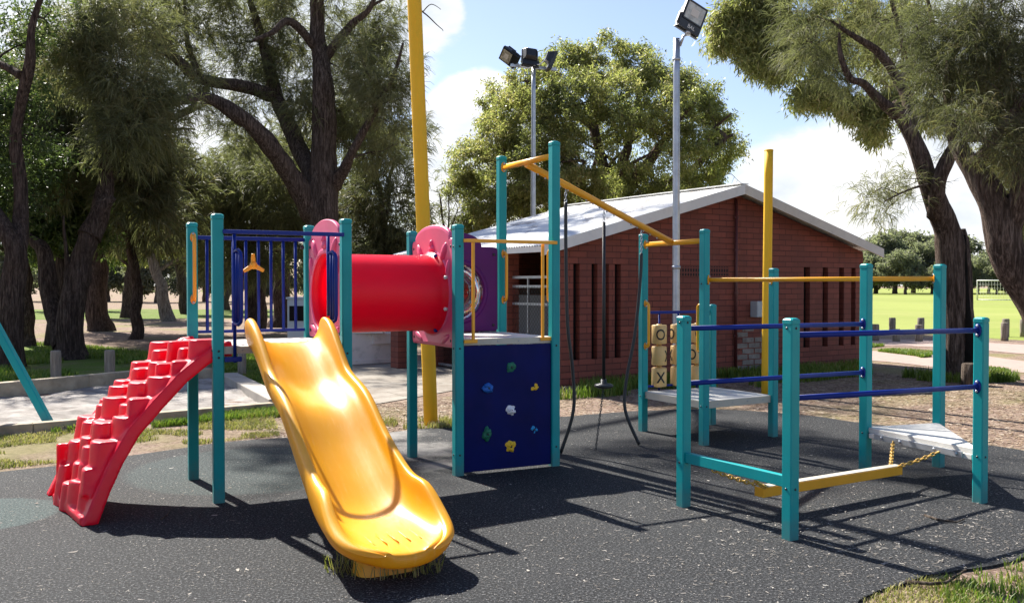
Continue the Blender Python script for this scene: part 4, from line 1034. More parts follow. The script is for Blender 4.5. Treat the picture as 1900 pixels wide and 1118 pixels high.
for j in range(8):
    for i in range(3):
        wdt = .33; t_ = tp + .06 + wdt * (i + (.5 if j % 2 else 0)); 
        if i == 2 and rngp.random() < .55 - .03 * j: continue
        if i == 1 and j > 5 and rngp.random() < .7: continue
        q = WL + e * (t_ + wdt * .45) + Z * (.08 + .105 * j) + nb * .003; mb.box(q, (wdt * .9, .006, .088), rz)
mb.build('white_brick_patch', paint('worn_white_brick', (.24, .215, .19), .85, .3, 5, .3, 20, dirt=.7, dirtcol=(.12, .05, .04), spec=.2), bld)
mb = MB(); q = WL + e * (tp + .95) + Z * .62; mb.tube([q, q + nb * .12, q + nb * .12 + e * .15], .02, 8); mb.build('garden_tap', M['dark_steel'], bld)

# ================================================================== walls, cabinets, posts
pw = thing('brick_pillar', 'short red brick pillar below the tunnel beside the white wall', 'pillar', tuple(G(746, 681)))
mb = MB(); mb.box(G(746, 681) + Z * .6, (.34, .34, 1.3), R(32)); o = mb.build('pillar_shaft', M['brick'], pw); uvbox(o, e)
mb = MB(); a, b = G(640, 676), G(733, 671); mb.beam(at(a, .31), at(b, .31), .2, .66); c0 = a.lerp(b, .53); mb.beam(at(a.lerp(b, .55), .52) - Vector((0, .16, 0)), at(b, .52) - Vector((0, .16, 0)), .12, .22); mb.box(at(a.lerp(b, .35), .68) - Vector((0, .03, 0)), (.9, .4, .07), R(2)); mb.beam(at(a.lerp(b, .02), .045) - Vector((0, .13, 0)), at(b, .045) - Vector((0, .13, 0)), .05, .09)
tag(mb.build('low_wall', M['masonry'], None, bevel=.008), 'low white painted masonry wall seen below the red tunnel', 'wall')
cb = thing('utility_cabinet', 'grey metal utility cabinet standing behind the left teal posts', 'cabinet', (PT(556, 655, 21).x, 21, 0))
cx = PT(556, 655, 21).x; mb = MB(); mb.box((cx, 21, .66), (.46, .4, 1.32)); mb.box((cx, 21, 1.345), (.52, .46, .05)); mb.build('cabinet_body', M['cabinet'], cb, bevel=.01)
mb = MB(); mb.box((cx - .02, 20.79, 1.0), (.32, .02, .34)); mb.build('vent', M['dark'], cb)
def bollard(px, pyb, pyt, label, r=.075, lean=0, group='timber bollards'):
    p = G(px, pyb); h = PT(px, pyt, p.y).z; o = thing('timber_bollard', label, 'bollard', tuple(p), group)
    rg = random.Random(int(px)); mb = MB(); prof = []
    l = Vector((lean, 0, 0)); n = 12; path = [p - Z * .1, p + Z * h * .3 + l * .3, p + Z * h * .7 + l * .7, p + Z * (h - .02) + l, p + Z * h + l]
    mb.tube(path, [r, r * .98, r * 1.02, r * .98, r * .88], n); mb.build('log', M['log'], o)
    return o
for a in ((104, 712, 650, 'stout grey timber bollard beyond the sandpit, in front of the forked dark trunk', .085), (204, 708, 649, 'grey timber bollard beyond the sandpit, right of the forked dark trunk', .085), (449, 699, 655, 'short timber bollard seen under the slide tower deck', .075)):
    bollard(*a, group='timber bollards beyond the sandpit')
for a in ((1663, 632, 610, 'tall slim field bollard behind the leftmost shorter one'), (1655.5, 618, 589, 'slim bollard at the field edge, leftmost in the far row'), (1705, 632, 602, 'shorter path bollard left of the charred trunk'), (1708.5, 620, 589, 'slim bollard at the field edge, left of the charred trunk'), (1864, 631, 598, 'field bollard just right of the shortest teal posts'), (1866, 624, 591, 'slim bollard half hidden behind the one right of the teal posts'), (1899, 624, 592, 'field bollard cut by the right edge of the photo'), (1624, 631, 601, 'path bollard beside the right corner of the brick building')):
    bollard(*a, r=.11, group='timber bollards along the sports field')
st = thing('tree_stump', 'cut grey log stump beside the charred trunk', 'stump', tuple(G(1803, 712)))
mb = MB(); p = G(1803, 712); mb.tube([p - Z * .1, p + Z * .2, p + Z * .33, p + Z * .345], [.17, .16, .155, .14], 16); mb.build('log', M['deadwood'], st)
# leaning teal leg of a swing at the left edge
sw = thing('swing_frame', 'leaning teal swing frame leg standing in the sandpit', 'swing frame', tuple(G(96, 786)))
p1 = G(96, 786); p0 = PT(-130, 380, p1.y + .5); mb = MB(); mb.beam(p0, p1 - Z * .05, .09, .09, up=Vector((0, 1, 0))); mb.build('leg', M['teal'], sw, bevel=.01)
p2 = G(-330, 840); mb = MB(); mb.beam(p0, p2 - Z * .05, .09, .09, up=Vector((0, 1, 0))); mb.build('leg', M['teal'], sw, bevel=.01)

# ================================================================== tall poles
def pole(name, label, base, top, r0, r1, mat, cat='pole'):
    o = thing(name, label, cat, tuple(base)); mb = MB(); k = 10
    mb.tube([base - Z * .1] + [base.lerp(top, i / k) for i in range(1, k + 1)], [r0 + (r1 - r0) * i / k for i in range(k + 1)], 20); mb.build('shaft', M[mat], o); return o
b0 = G(800, 786); tp_ = PT(769, 0, b0.y - .05); tp_ = b0 + (tp_ - b0) * 1.3
pole('shade_pole', 'very tall leaning yellow shade sail pole rising behind the red tunnel', b0, tp_, .083, .083, 'pole_yellow')
b1 = G(1421, 728); t1 = PT(1426.5, 279, b1.y); o = pole('shade_pole', 'shorter upright yellow pole in front of the brick gable', b1, t1, .07, .066, 'pole_yellow')
mb = MB(); mb.tube([t1 - Z * .12 - Vector((.0, .075, 0)), t1 - Z * .12 - Vector((0, .05, 0))], .015, 8); mb.build('eye_bolt', M['pole_yellow'], o); mb = MB(); mb.lathe([(.068, -.01), (.07, .0), (.06, .012), (.001, .014)], 20, Matrix.Translation(t1)); mb.build('cap', M['pole_yellow'], o)
def floodlight(o, pos, aim, sc=1.0, roll=0, text=False, name='floodlight'):
    aim = aim.normalized(); T = aim.to_track_quat('Z', 'Y').to_matrix().to_4x4() @ Matrix.Rotation(roll, 4, 'Z'); T.translation = pos
    f = lambda x, y, z: T @ Vector((x * sc, y * sc, z * sc)); rot = T.to_3x3()
    def bx(mb, c, s, m=0): mb.box(f(*c), [v * sc for v in s], rot, m)
    mb = MB(); bx(mb, (0, 0, 0), (.36, .30, .06)); bx(mb, (0, -.20, -.02), (.36, .11, .10))
    # stepped, finned back
    q = [(-.17, -.14, -.03), (.17, -.14, -.03), (.17, .14, -.03), (-.17, .14, -.03), (-.10, -.09, -.17), (.10, -.09, -.17), (.10, .09, -.17), (-.10, .09, -.17)]
    mb.add([f(*v) for v in q], [(3, 2, 1, 0), (4, 5, 6, 7), (0, 1, 5, 4), (1, 2, 6, 5), (2, 3, 7, 6), (3, 0, 4, 7)])
    for i in range(6): bx(mb, (-.12 + .048 * i, 0, -.12), (.006, .2, .10))
    h = mb.build(name, M['black'], o, bevel=.008)
    g = MB(); bx(g, (0, .005, .031), (.30, .235, .004)); g.build('lens', M['lamp_glass'], h)
    fr = MB()
    for (c, s) in (((0, .135, .034), (.33, .02, .014)), ((0, -.125, .034), (.33, .02, .014)), ((.16, .005, .034), (.016, .26, .014)), ((-.16, .005, .034), (.016, .26, .014))): bx(fr, c, s)
    bx(fr, (0, .01, .0345), (.13, .10, .003), 1)
    fr.build('lens_frame', [M['black'], M['beige']], h)
    br = MB(); bx(br, (-.195, -.13, -.03), (.012, .17, .04)); bx(br, (.195, -.13, -.03), (.012, .17, .04)); bx(br, (0, -.27, -.03), (.40, .012, .04)); br.build('bracket', M['dark_steel'], h)
    if text:
        cu = bpy.data.curves.new('lettering', 'FONT'); cu.body = 'BAL'; cu.size = .075 * sc; cu.align_x = 'CENTER'; cu.align_y = 'CENTER'; cu.extrude = .001
        cu.materials.append(M['white']); to = bpy.data.objects.new('lettering', cu); COL.objects.link(to); to.parent = h
        Tm = Matrix.Translation(-parent_origin(h)) @ T @ Matrix.Translation(Vector((0.02, -.20, .034)) * sc); 
        dg = bpy.context.evaluated_depsgraph_get(); me = bpy.data.meshes.new_from_object(to.evaluated_get(dg)); bpy.data.objects.remove(to)
        to = link('lettering', me, h); to.matrix_local = Tm
    return f(0, -.28, -.03)
def conduit(o, pts, r=.012, mat='steel', name='conduit'):
    mb = MB(); mb.tube(pts, r, 8); mb.build(name, M[mat], o)
Y2 = 14.6; base = G(1254, 728); base = Vector((PT(1254, 700, Y2).x, Y2, 0)); top = PT(1255.5, 72, Y2)
lp = pole('light_pole', 'grey galvanised pole with one large black floodlight before the brick gable', base, top, .062, .052, 'steel', 'light pole')
fp = PT(1287, 27, Y2); u_ = MB()
fb = floodlight(lp, fp, Vector((.38, -.85, -.05)), 1.15, R(-22), True)
u_.tube([top - Z * .12 + Vector((.05, 0, 0)), PT(1268, 68, Y2), PT(1276, 62, Y2)], .022, 10); u_.tube([PT(1276, 66, Y2), PT(1277, 54, Y2)], .05, 12); u_.tube([PT(1278, 58, Y2), fb], .02, 8); u_.build('arm', M['steel'], lp)
u_ = MB(); u_.tube([top - Z * .35, top - Z * .30], .064, 16); u_.build('collar', M['steel'], lp); u_ = MB(); u_.tube([base + Z * 1.9, base + Z * 1.95], .068, 16); u_.build('collar', M['steel'], lp)
Y3 = 27.0; base = Vector((PT(989, 500, Y3).x, Y3, 0)); top = PT(990, 122, Y3)
l2 = pole('light_pole', 'tall pale pole carrying three black floodlights behind the white roof', base, top, .085, .06, 'steel', 'light pole')
mb = MB(); mb.beam(PT(947, 121, Y3), PT(1032, 129, Y3 + .3), .07, .09); mb.build('crossarm', M['steel'], l2, bevel=.006)
floodlight(l2, PT(941, 104, Y3), Vector((-.55, -.62, -.62)), 1.35, R(40)); floodlight(l2, PT(983, 105, Y3), Vector((-.25, .9, -.38)), 1.35, R(6)); floodlight(l2, PT(1026, 110, Y3), Vector((.9, .12, -.32)), 1.3, R(0))
arc = [PT(961, 118, Y3 - .1), PT(968, 124, Y3 - .15), PT(980, 127, Y3 - .15), PT(991, 122, Y3 - .15), PT(1003, 119, Y3 - .15), PT(1010, 112, Y3 - .15), PT(1016, 112, Y3 - .1), PT(1019, 124, Y3)]
conduit(l2, arc, .018, 'white', 'cable')

# soccer goal
Yg = 98.0; gl = thing('soccer_goal', 'white soccer goal far across the field', 'goal', tuple(PT(1845, 540, Yg).xy.to_3d()))
mb = MB(); a, b = PT(1813, 541, Yg), PT(1878, 541, Yg - 2); a.z = b.z = 0; hh = 2.1
mb.tube([a, at(a, hh), at(b, hh), b], .075, 8)
for p_ in (a, b): mb.tube([at(p_, hh), p_ + Vector((.9, 1.6, 0))], .05, 6)
mb.build('goal_frame', M['white'], gl)
mb = MB(); bk0, bk1 = a + Vector((.9, 1.6, 0)), b + Vector((.9, 1.6, 0)); mb.tube([bk0 + Z * .03, bk1 + Z * .03], .04, 6)
for i in range(13): mb.tube([at(a, hh).lerp(at(b, hh), i / 12), bk0.lerp(bk1, i / 12)], .012, 4)
for i in range(1, 5): mb.tube([at(a, hh).lerp(bk0, i / 5), at(b, hh).lerp(bk1, i / 5)], .012, 4)
mb.build('net', M['white'], gl)
# ================================================================== trees
def unitv(a): return a / np.maximum(np.linalg.norm(a, axis=1, keepdims=True), 1e-9)
def needle_arrays(C, outd, per, L, w, spread, droop, rng):
    """C (k,3) cluster centres -> drooping ribbons of fine needles; each tuft fans out of a few shoots"""
    k = len(C); N = k * per
    idx = np.repeat(np.arange(k), per)
    shoots = max(1, per // 7); sh = rng.normal(size=(k, shoots, 3)); sh = sh / np.linalg.norm(sh, axis=2, keepdims=True)
    shp = C[:, None, :] + sh * spread * rng.uniform(.2, 1.0, (k, shoots, 1))
    shd = unitv((sh * .7 + outd[:, None, :] * .6 + rng.normal(size=(k, shoots, 3)) * .6).reshape(-1, 3)).reshape(k, shoots, 3)
    si = rng.integers(0, shoots, N)
    along = rng.uniform(0, .35, (N, 1)) * L
    p0 = shp[idx, si] + shd[idx, si] * along + rng.normal(size=(N, 3)) * .018
    d = unitv(shd[idx, si] + rng.normal(size=(N, 3)) * .42)
    Ls = L * rng.uniform(.55, 1.15, (N, 1)); seg = Ls / 3
    dz = np.array([[0, 0, -1.0]])
    d1 = unitv(d + dz * droop * .5); d2 = unitv(d + dz * droop * 1.3)
    p1 = p0 + d * seg; p2 = p1 + d1 * seg; p3 = p2 + d2 * seg
    s = unitv(np.cross(d1, rng.normal(size=(N, 3)))) * w * .5 * rng.uniform(.7, 1.3, (N, 1))
    V = np.stack([p0 - s, p0 + s, p1 - s, p1 + s, p2 - s * .85, p2 + s * .85, p3 - s * .25, p3 + s * .25], axis=1).reshape(-1, 3)
    b = (np.arange(N) * 8)[:, None]
    Fq = np.concatenate([b + np.array([[0, 1, 3, 2]]), b + np.array([[2, 3, 5, 4]]), b + np.array([[4, 5, 7, 6]])], axis=0)
    return V, Fq
def leaf_arrays(C, outd, per, L, w, spread, droop, rng, flat=.0):
    k = len(C); N = k * per; idx = np.repeat(np.arange(k), per)
    shoots = max(1, per // 9); sh = unitv(rng.normal(size=(k * shoots, 3))).reshape(k, shoots, 3)
    shp = C[:, None, :] + sh * spread * rng.uniform(.15, 1.0, (k, shoots, 1)) * np.array([1, 1, .75])
    si = rng.integers(0, shoots, N)
    p0 = shp[idx, si] + rng.normal(size=(N, 3)) * L * .55
    d = unitv(rng.normal(size=(N, 3)) * .8 + outd[idx] * .35 + np.array([[0, 0, -droop]]))
    s = unitv(np.cross(d, rng.normal(size=(N, 3)))); nn = np.cross(s, d)
    Ls = L * rng.uniform(.6, 1.25, (N, 1)); ws = w * rng.uniform(.7, 1.3, (N, 1)) * .5
    m = p0 + d * Ls * .45
    V = np.stack([p0, m + s * ws + nn * ws * .35, p0 + d * Ls + nn * ws * -.5, m - s * ws + nn * ws * .35], axis=1).reshape(-1, 3)
    Fq = (np.arange(N) * 4)[:, None] + np.array([[0, 1, 2, 3]])
    return V, Fq
class Tree:
    """limbs: list of (polyline, radii); blobs: list of (centre, radius 3-vector, clusters) that carry the foliage"""
    def __init__(s, seed=0): s.rng = np.random.default_rng(seed); s.mb = MB(); s.nodes = []; s.C = []; s.O = []
    def limb(s, pts, rad, n=12, wob=.04, sub=5, knots=.06):
        P = [Vector(p) for p in pts]; out = []; ro = []
        for i in range(len(P) - 1):
            P0, P1, P2, P3 = P[max(i - 1, 0)], P[i], P[i + 1], P[min(i + 2, len(P) - 1)]
            for j in range(sub):
                u = j / sub; q = .5 * ((2 * P1) + (P2 - P0) * u + (2 * P0 - 5 * P1 + 4 * P2 - P3) * u * u + (3 * P1 - P0 - 3 * P2 + P3) * u ** 3)
                r = rad[i] + (rad[i + 1] - rad[i]) * u
                q = q + Vector((noise.noise(q * 1.3), noise.noise(q * 1.3 + Vector((5, 5, 5))), 0)) * wob
                out.append(q); ro.append(r * (1 + knots * 2 * noise.noise(q * 2.1)))
        out.append(P[-1]); ro.append(rad[-1])
        base = len(s.mb.v); s.mb.tube(out, ro, n)
        if rad[0] > .12:                              # furrowed, uneven section
            for i in range(base, len(s.mb.v)):
                v = s.mb.v[i]; kk = (i - base) // n
                if kk < len(out):
                    c = out[kk]; d = v - c; s.mb.v[i] = c + d * (1 + .16 * noise.noise(Vector((v.x * 5, v.y * 5, v.z * 1.2))))
        for q, r in zip(out, ro): s.nodes.append((q, r))
        return out
    def flare(s, base, r, h=.5, n=14):
        pass
    def twig(s, c, maxr=.03, n=5):
        A = s.N; d = np.linalg.norm(A - np.array(c), axis=1) * (1 + .25 * (A[:, 2] > c[2] + .2))
        i = int(np.argmin(d)); q, r = s.nodes[i]; L = (c - q).length
        if L < .05: return
        r0 = min(maxr * (.6 + .25 * L), max(.012, r * .6)); m1 = q.lerp(c, .35) + Vector((noise.noise(c * 2), noise.noise(c * 2 + Vector((3, 1, 2))), .35 * (.3 + .2 * noise.noise(c)))) * L * .22
        m2 = q.lerp(c, .7) + Vector((noise.noise(c * 3), noise.noise(c * 3 + Vector((3, 1, 2))), .3)) * L * .15
        s.mb.tube([q, m1, m2, c], [r0, r0 * .75, r0 * .5, r0 * .22], n)
        s.nodes += [(m1, r0 * .75), (m2, r0 * .5)]; s.new += [m1, m2]
    def grow(s, blobs, maxr=.035, order=True, shell=.55):
        pts = []
        for c, rad, k in blobs:
            c = Vector(c); rad = Vector(rad) if hasattr(rad, '__len__') else Vector((rad, rad, rad * .75))
            for _ in range(k):
                d = s.rng.normal(size=3); d /= np.linalg.norm(d); q = s.rng.uniform(shell ** 3, 1) ** (1 / 3)
                pts.append((c + Vector((d[0] * rad.x, d[1] * rad.y, d[2] * rad.z)) * q, Vector(d)))
        s.N = np.array([tuple(q) for q, _ in s.nodes]); s.new = []
        pts.sort(key=lambda t: float(np.min(np.linalg.norm(s.N - np.array(t[0]), axis=1))))
        for j, (p, d) in enumerate(pts):
            s.twig(p, maxr)
            if len(s.new) > 24: s.N = np.array([tuple(q) for q, _ in s.nodes]); s.new = []
            s.C.append(tuple(p)); s.O.append(tuple((d + Vector((0, 0, .15))).normalized()))
    def dead(s, n, maxr=.12, L=(.5, 1.5), r=.013, box=None):
        cand = [q for q, rr in s.nodes if .02 < rr < maxr]
        for _ in range(n):
            q = cand[s.rng.integers(len(cand))]; d = Vector(s.rng.normal(size=3)); d.z = abs(d.z) * .4 - .1; d.normalize(); l = s.rng.uniform(*L); pts = [q]
            for k in range(4):
                d = (d + Vector(s.rng.normal(size=3)) * .35).normalized(); pts.append(pts[-1] + d * l / 4)
                if k in (1, 2): e = (d + Vector(s.rng.normal(size=3)) * .8).normalized(); s.mb.tube([pts[-1], pts[-1] + e * l * .18, pts[-1] + e * l * .34 + Vector((0, 0, -.03))], [r * .6, r * .4, r * .2], 4)
            s.mb.tube(pts, [r, r * .8, r * .6, r * .4, r * .2], 5)
    def finish(s, name, label, loc, barkm, leafm, kind, per, L, w, spread, droop, cat='tree', group=None):
        o = thing(name, label, cat, tuple(loc), group)
        tr = s.mb.build('trunk', barkm, o)
        off = np.array(tuple(parent_origin(o)))
        C = np.array(s.C); O = np.array(s.O)
        V, Fq = (needle_arrays if kind == 'needle' else leaf_arrays)(C, O, per, L, w, spread, droop, s.rng)
        me = npmesh('crown', V - off, Fq, leafm); link('crown', me, o)
        return o
def PX(px, py, Y, dy=0): return PT(px, py, Y + dy)
def blobpx(px, py, Y, rpx, k, dep=None, sq=.8):
    r = rpx * Y / F; return (PT(px, py, Y), (r, dep if dep else r, r * sq), k)

# ---------------------------------------------------------- the big casuarina behind the slide tower
Y = 25.0; T = Tree(11)
T.limb([PX(600, 648, Y), PX(600, 610, Y), PX(598, 520, Y), PX(598, 430, Y), PX(597, 340, Y), PX(602, 240, Y), PX(598, 150, Y, -.2), PX(590, 60, Y), PX(590, -60, Y), PX(602, -200, Y)], [.75, .56, .46, .44, .40, .34, .27, .21, .15, .07], 22, .05)
T.limb([PX(585, 400, Y), PX(548, 335, Y, -.4), PX(492, 258, Y, -1), PX(440, 212, Y, -1.4), PX(388, 184, Y, -1.6), PX(330, 188, Y, -2.6), PX(268, 212, Y, -3.6), PX(225, 240, Y, -4.2)], [.34, .28, .23, .19, .16, .11, .06, .03], 16)
T.limb([PX(388, 184, Y, -1.6), PX(330, 215, Y, -1.7), PX(312, 222, Y, -1.7), PX(280, 262, Y, -1.9)], [.12, .09, .06, .03], 10)
T.limb([PX(590, 345, Y), PX(560, 285, Y, .5), PX(520, 200, Y, 1.2), PX(503, 150, Y, 1.4), PX(492, 90, Y, 1.4), PX(470, 20, Y, 1.2), PX(440, -60, Y, 1)], [.30, .25, .21, .18, .14, .10, .04], 14)
T.limb([PX(505, 178, Y, 1.2), PX(450, 160, Y, .6), PX(372, 146, Y, 0), PX(322, 106, Y, -.4), PX(278, 84, Y, -1.6), PX(212, 76, Y, -3), PX(165, 95, Y, -4)], [.2, .18, .15, .13, .10, .06, .025], 12)
T.limb([PX(322, 106, Y, -.4), PX(300, 60, Y, -.4), PX(262, 20, Y, -.5), PX(225, -30, Y, -.6)], [.11, .09, .06, .03], 10)
T.limb([PX(372, 146, Y, 0), PX(350, 90, Y, .4), PX(345, 30, Y, .6), PX(325, -40, Y, .8)], [.1, .08, .05, .03], 10)
T.limb([PX(618, 345, Y), PX(636, 318, Y, -.3), PX(652, 286, Y, -.6), PX(690, 215, Y, -1), PX(730, 140, Y, -1.2), PX(748, 80, Y, -1.2)], [.22, .15, .12, .09, .05, .03], 12)
T.limb([PX(600, 110, Y), PX(650, 48, Y, -.5), PX(684, 18, Y, -.8), PX(712, -40, Y, -1)], [.16, .10, .07, .03], 10)
T.limb([PX(690, 10, Y, -.8), PX(745, -10, Y, -1), PX(785, 22, Y, -1.1), PX(806, 44, Y, -1.1), PX(822, 58, Y, -1.1)], [.04, .03, .02, .014, .008], 6, .08)
T.limb([PX(785, 22, Y, -1.1), PX(800, 8, Y, -1.1), PX(818, 18, Y, -1.1)], [.016, .012, .007], 5)
T.limb([PX(595, 100, Y), PX(540, 40, Y, -.8), PX(505, 60, Y, -1.2), PX(470, 75, Y, -1.5)], [.14, .10, .07, .03], 10)
T.limb([PX(590, -60, Y), Vector((-5.6, 24.4, 13)), Vector((-7.2, 23.2, 15.2)), Vector((-8.6, 22.4, 16.4))], [.16, .12, .07, .02], 10)
T.limb([Vector((-6.4, 23.8, 14.1)), Vector((-8.6, 22.4, 14.8)), Vector((-10.8, 21.2, 15.4))], [.1, .07, .02], 8)
bl = [(Vector((-8.0, 22.6, 16.4)), (1.5, 1.5, 1.0), 12), (Vector((-6.4, 21.8, 15.3)), (1.2, 1.2, .8), 6), (Vector((-10.9, 21.2, 15.4)), (1.1, 1.1, .8), 9), (Vector((-5.5, 25, 14.2)), (1.6, 1.6, 1.2), 10)]
for px, py, r, k, dy in ((150, 50, 50, 15, -4), (175, 110, 60, 22, -4), (230, 60, 60, 18, -3.5), (235, 165, 62, 24, -4), (250, 240, 50, 18, -4.2), (215, 262, 30, 9, -4.4), (140, 130, 40, 12, -4.2), (300, 215, 55, 14, -3.2), (330, 100, 70, 14, -.2), (260, 40, 70, 15, -.6), (350, 20, 80, 14, .6),
                         (420, 60, 80, 16, .8), (440, 130, 75, 15, .3), (410, 250, 60, 9, -1), (500, 70, 70, 15, .6), (545, 150, 55, 12, -.3), (540, 30, 70, 15, -.4), (590, -60, 100, 20, 0), (480, -60, 100, 18, .6), (330, -70, 100, 18, .4), (230, -40, 70, 12, -.5),
                         (640, 60, 60, 14, -.4), (690, 50, 65, 16, -.8), (700, 120, 60, 16, -1), (650, 130, 60, 15, -.4), (720, 190, 50, 13, -1), (670, 200, 60, 16, -.4), (690, 260, 50, 11, -.5), (630, 190, 55, 14, .6), (640, 250, 55, 12, .8), (590, 200, 50, 7, -1.0), (700, -50, 80, 14, -.6), (345, 165, 50, 7, -1.4), (470, 200, 45, 6, -.6), (545, 235, 40, 5, 1.0), (565, 90, 50, 10, -.5)):
    if 380 < px < 700 and py > -20: dy += 1.7
    bl.append(blobpx(px, py, Y + dy, r, max(3, int(k * .68)), None, .9))
T.grow(bl, .045)
T.dead(70)
T.finish('casuarina_tree', 'big casuarina with thick dividing trunk rising behind the slide tower', PX(600, 640, Y).xy.to_3d(), M['bark_casuarina'], M['needles'], 'needle', 300, .40, .0125, .60, .9)
# ---------------------------------------------------------- lower dark casuarinas just behind it
def small_cas(name, label, px, Y, blobs, seed, leaf='needles_dark', bk='bark_dark', per=170, lean=0, group=None, r=.22, L=.45, w=.018):
    T = Tree(seed); b = PT(px, 560, Y); b.z = 0
    hmax = max(PT(*bb[:2], Y).z for bb in blobs)
    tops = Vector((PT(blobs[0][0], blobs[0][1], Y).x, Y, hmax * .9))
    T.limb([b - Z * .2, b.lerp(tops, .12) + Vector((lean, 0, 0)), b.lerp(tops, .4) + Vector((lean, .1, 0)), b.lerp(tops, .7), tops], [r * 1.3, r, r * .85, r * .55, r * .2], 12, .15)
    for bb in blobs[1:]:
        c = PT(bb[0], bb[1], Y); k = T.rng.uniform(.3, .6); q = b.lerp(tops, k); T.limb([q, q.lerp(c, .5) + Z * .3, c], [r * .45, r * .28, r * .08], 7, .1)
    T.grow([blobpx(bb[0], bb[1], Y + T.rng.uniform(-1, 1), bb[2], max(3, int(bb[3] * .75))) for bb in blobs], .035, shell=.3)
    return T.finish(name, label, b, M[bk], M[leaf], 'needle', per, L, w, .55, .85, group=group)
small_cas('casuarina_tree', 'dark bushy casuarina just left of the tall yellow pole', 720, 30, [(700, 300, 70, 30), (720, 380, 75, 34), (660, 400, 60, 26), (740, 250, 50, 14), (690, 470, 75, 34), (760, 440, 45, 18), (640, 330, 40, 12)], 21)
small_cas('casuarina_tree', 'grey green casuarina between the big trunk and the steering wheel barrier', 470, 31, [(440, 300, 70, 26), (500, 340, 60, 24), (400, 350, 60, 22), (470, 400, 80, 36), (540, 400, 50, 22), (390, 420, 55, 20), (510, 470, 60, 24), (420, 480, 55, 20)], 22, 'needles', r=.2)
small_cas('casuarina_tree', 'thin grey leafed tree right of the tall yellow pole', 835, 36, [(815, 360, 34, 7), (850, 385, 30, 8), (838, 330, 26, 3), (800, 400, 40, 12), (860, 420, 30, 8)], 23, 'needles', per=60, r=.1)

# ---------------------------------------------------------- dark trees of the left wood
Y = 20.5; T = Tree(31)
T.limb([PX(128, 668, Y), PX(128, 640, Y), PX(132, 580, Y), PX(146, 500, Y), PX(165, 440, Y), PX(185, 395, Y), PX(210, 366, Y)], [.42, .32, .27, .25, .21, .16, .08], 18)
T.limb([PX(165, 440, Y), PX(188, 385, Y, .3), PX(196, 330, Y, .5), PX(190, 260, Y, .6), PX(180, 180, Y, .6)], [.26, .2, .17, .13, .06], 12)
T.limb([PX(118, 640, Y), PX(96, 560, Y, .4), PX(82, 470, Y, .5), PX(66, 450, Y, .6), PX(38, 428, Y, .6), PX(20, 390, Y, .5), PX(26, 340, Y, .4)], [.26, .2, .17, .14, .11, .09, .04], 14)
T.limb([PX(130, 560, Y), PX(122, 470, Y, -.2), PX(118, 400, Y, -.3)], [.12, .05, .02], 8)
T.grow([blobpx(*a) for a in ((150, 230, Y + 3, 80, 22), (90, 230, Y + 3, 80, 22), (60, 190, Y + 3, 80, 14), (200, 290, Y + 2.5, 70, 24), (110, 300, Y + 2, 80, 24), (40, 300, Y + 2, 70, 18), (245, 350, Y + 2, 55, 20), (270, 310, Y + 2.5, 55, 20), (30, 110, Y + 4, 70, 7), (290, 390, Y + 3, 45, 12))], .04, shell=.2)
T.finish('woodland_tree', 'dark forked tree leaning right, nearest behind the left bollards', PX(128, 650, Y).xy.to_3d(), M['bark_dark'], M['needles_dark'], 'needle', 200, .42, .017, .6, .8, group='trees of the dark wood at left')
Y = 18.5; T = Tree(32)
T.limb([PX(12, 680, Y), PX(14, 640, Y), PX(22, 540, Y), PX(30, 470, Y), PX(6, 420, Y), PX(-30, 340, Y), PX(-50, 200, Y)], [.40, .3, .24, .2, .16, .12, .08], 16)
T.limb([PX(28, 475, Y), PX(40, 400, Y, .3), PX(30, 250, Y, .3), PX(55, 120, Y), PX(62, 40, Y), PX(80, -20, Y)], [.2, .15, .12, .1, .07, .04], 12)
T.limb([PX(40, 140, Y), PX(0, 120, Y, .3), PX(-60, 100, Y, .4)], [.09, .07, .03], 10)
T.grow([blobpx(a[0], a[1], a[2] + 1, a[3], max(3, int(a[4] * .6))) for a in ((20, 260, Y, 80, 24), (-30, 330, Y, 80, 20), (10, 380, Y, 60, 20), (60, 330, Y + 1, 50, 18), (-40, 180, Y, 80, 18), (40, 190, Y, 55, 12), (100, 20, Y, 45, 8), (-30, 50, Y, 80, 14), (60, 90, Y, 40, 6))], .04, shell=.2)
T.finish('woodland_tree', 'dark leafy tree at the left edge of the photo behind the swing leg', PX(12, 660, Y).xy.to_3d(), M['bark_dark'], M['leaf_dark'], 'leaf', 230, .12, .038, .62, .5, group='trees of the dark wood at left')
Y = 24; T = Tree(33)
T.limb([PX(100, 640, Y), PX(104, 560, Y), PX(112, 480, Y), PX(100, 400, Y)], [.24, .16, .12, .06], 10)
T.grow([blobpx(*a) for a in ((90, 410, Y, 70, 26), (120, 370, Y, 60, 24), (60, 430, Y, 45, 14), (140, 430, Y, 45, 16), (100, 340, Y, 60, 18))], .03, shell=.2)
T.finish('woodland_tree', 'small dark green broadleaf tree between the two forked dark trunks', PX(100, 632, Y).xy.to_3d(), M['bark_dark'], M['leaf_dark'], 'leaf', 230, .17, .06, .6, .6, group='trees of the dark wood at left')
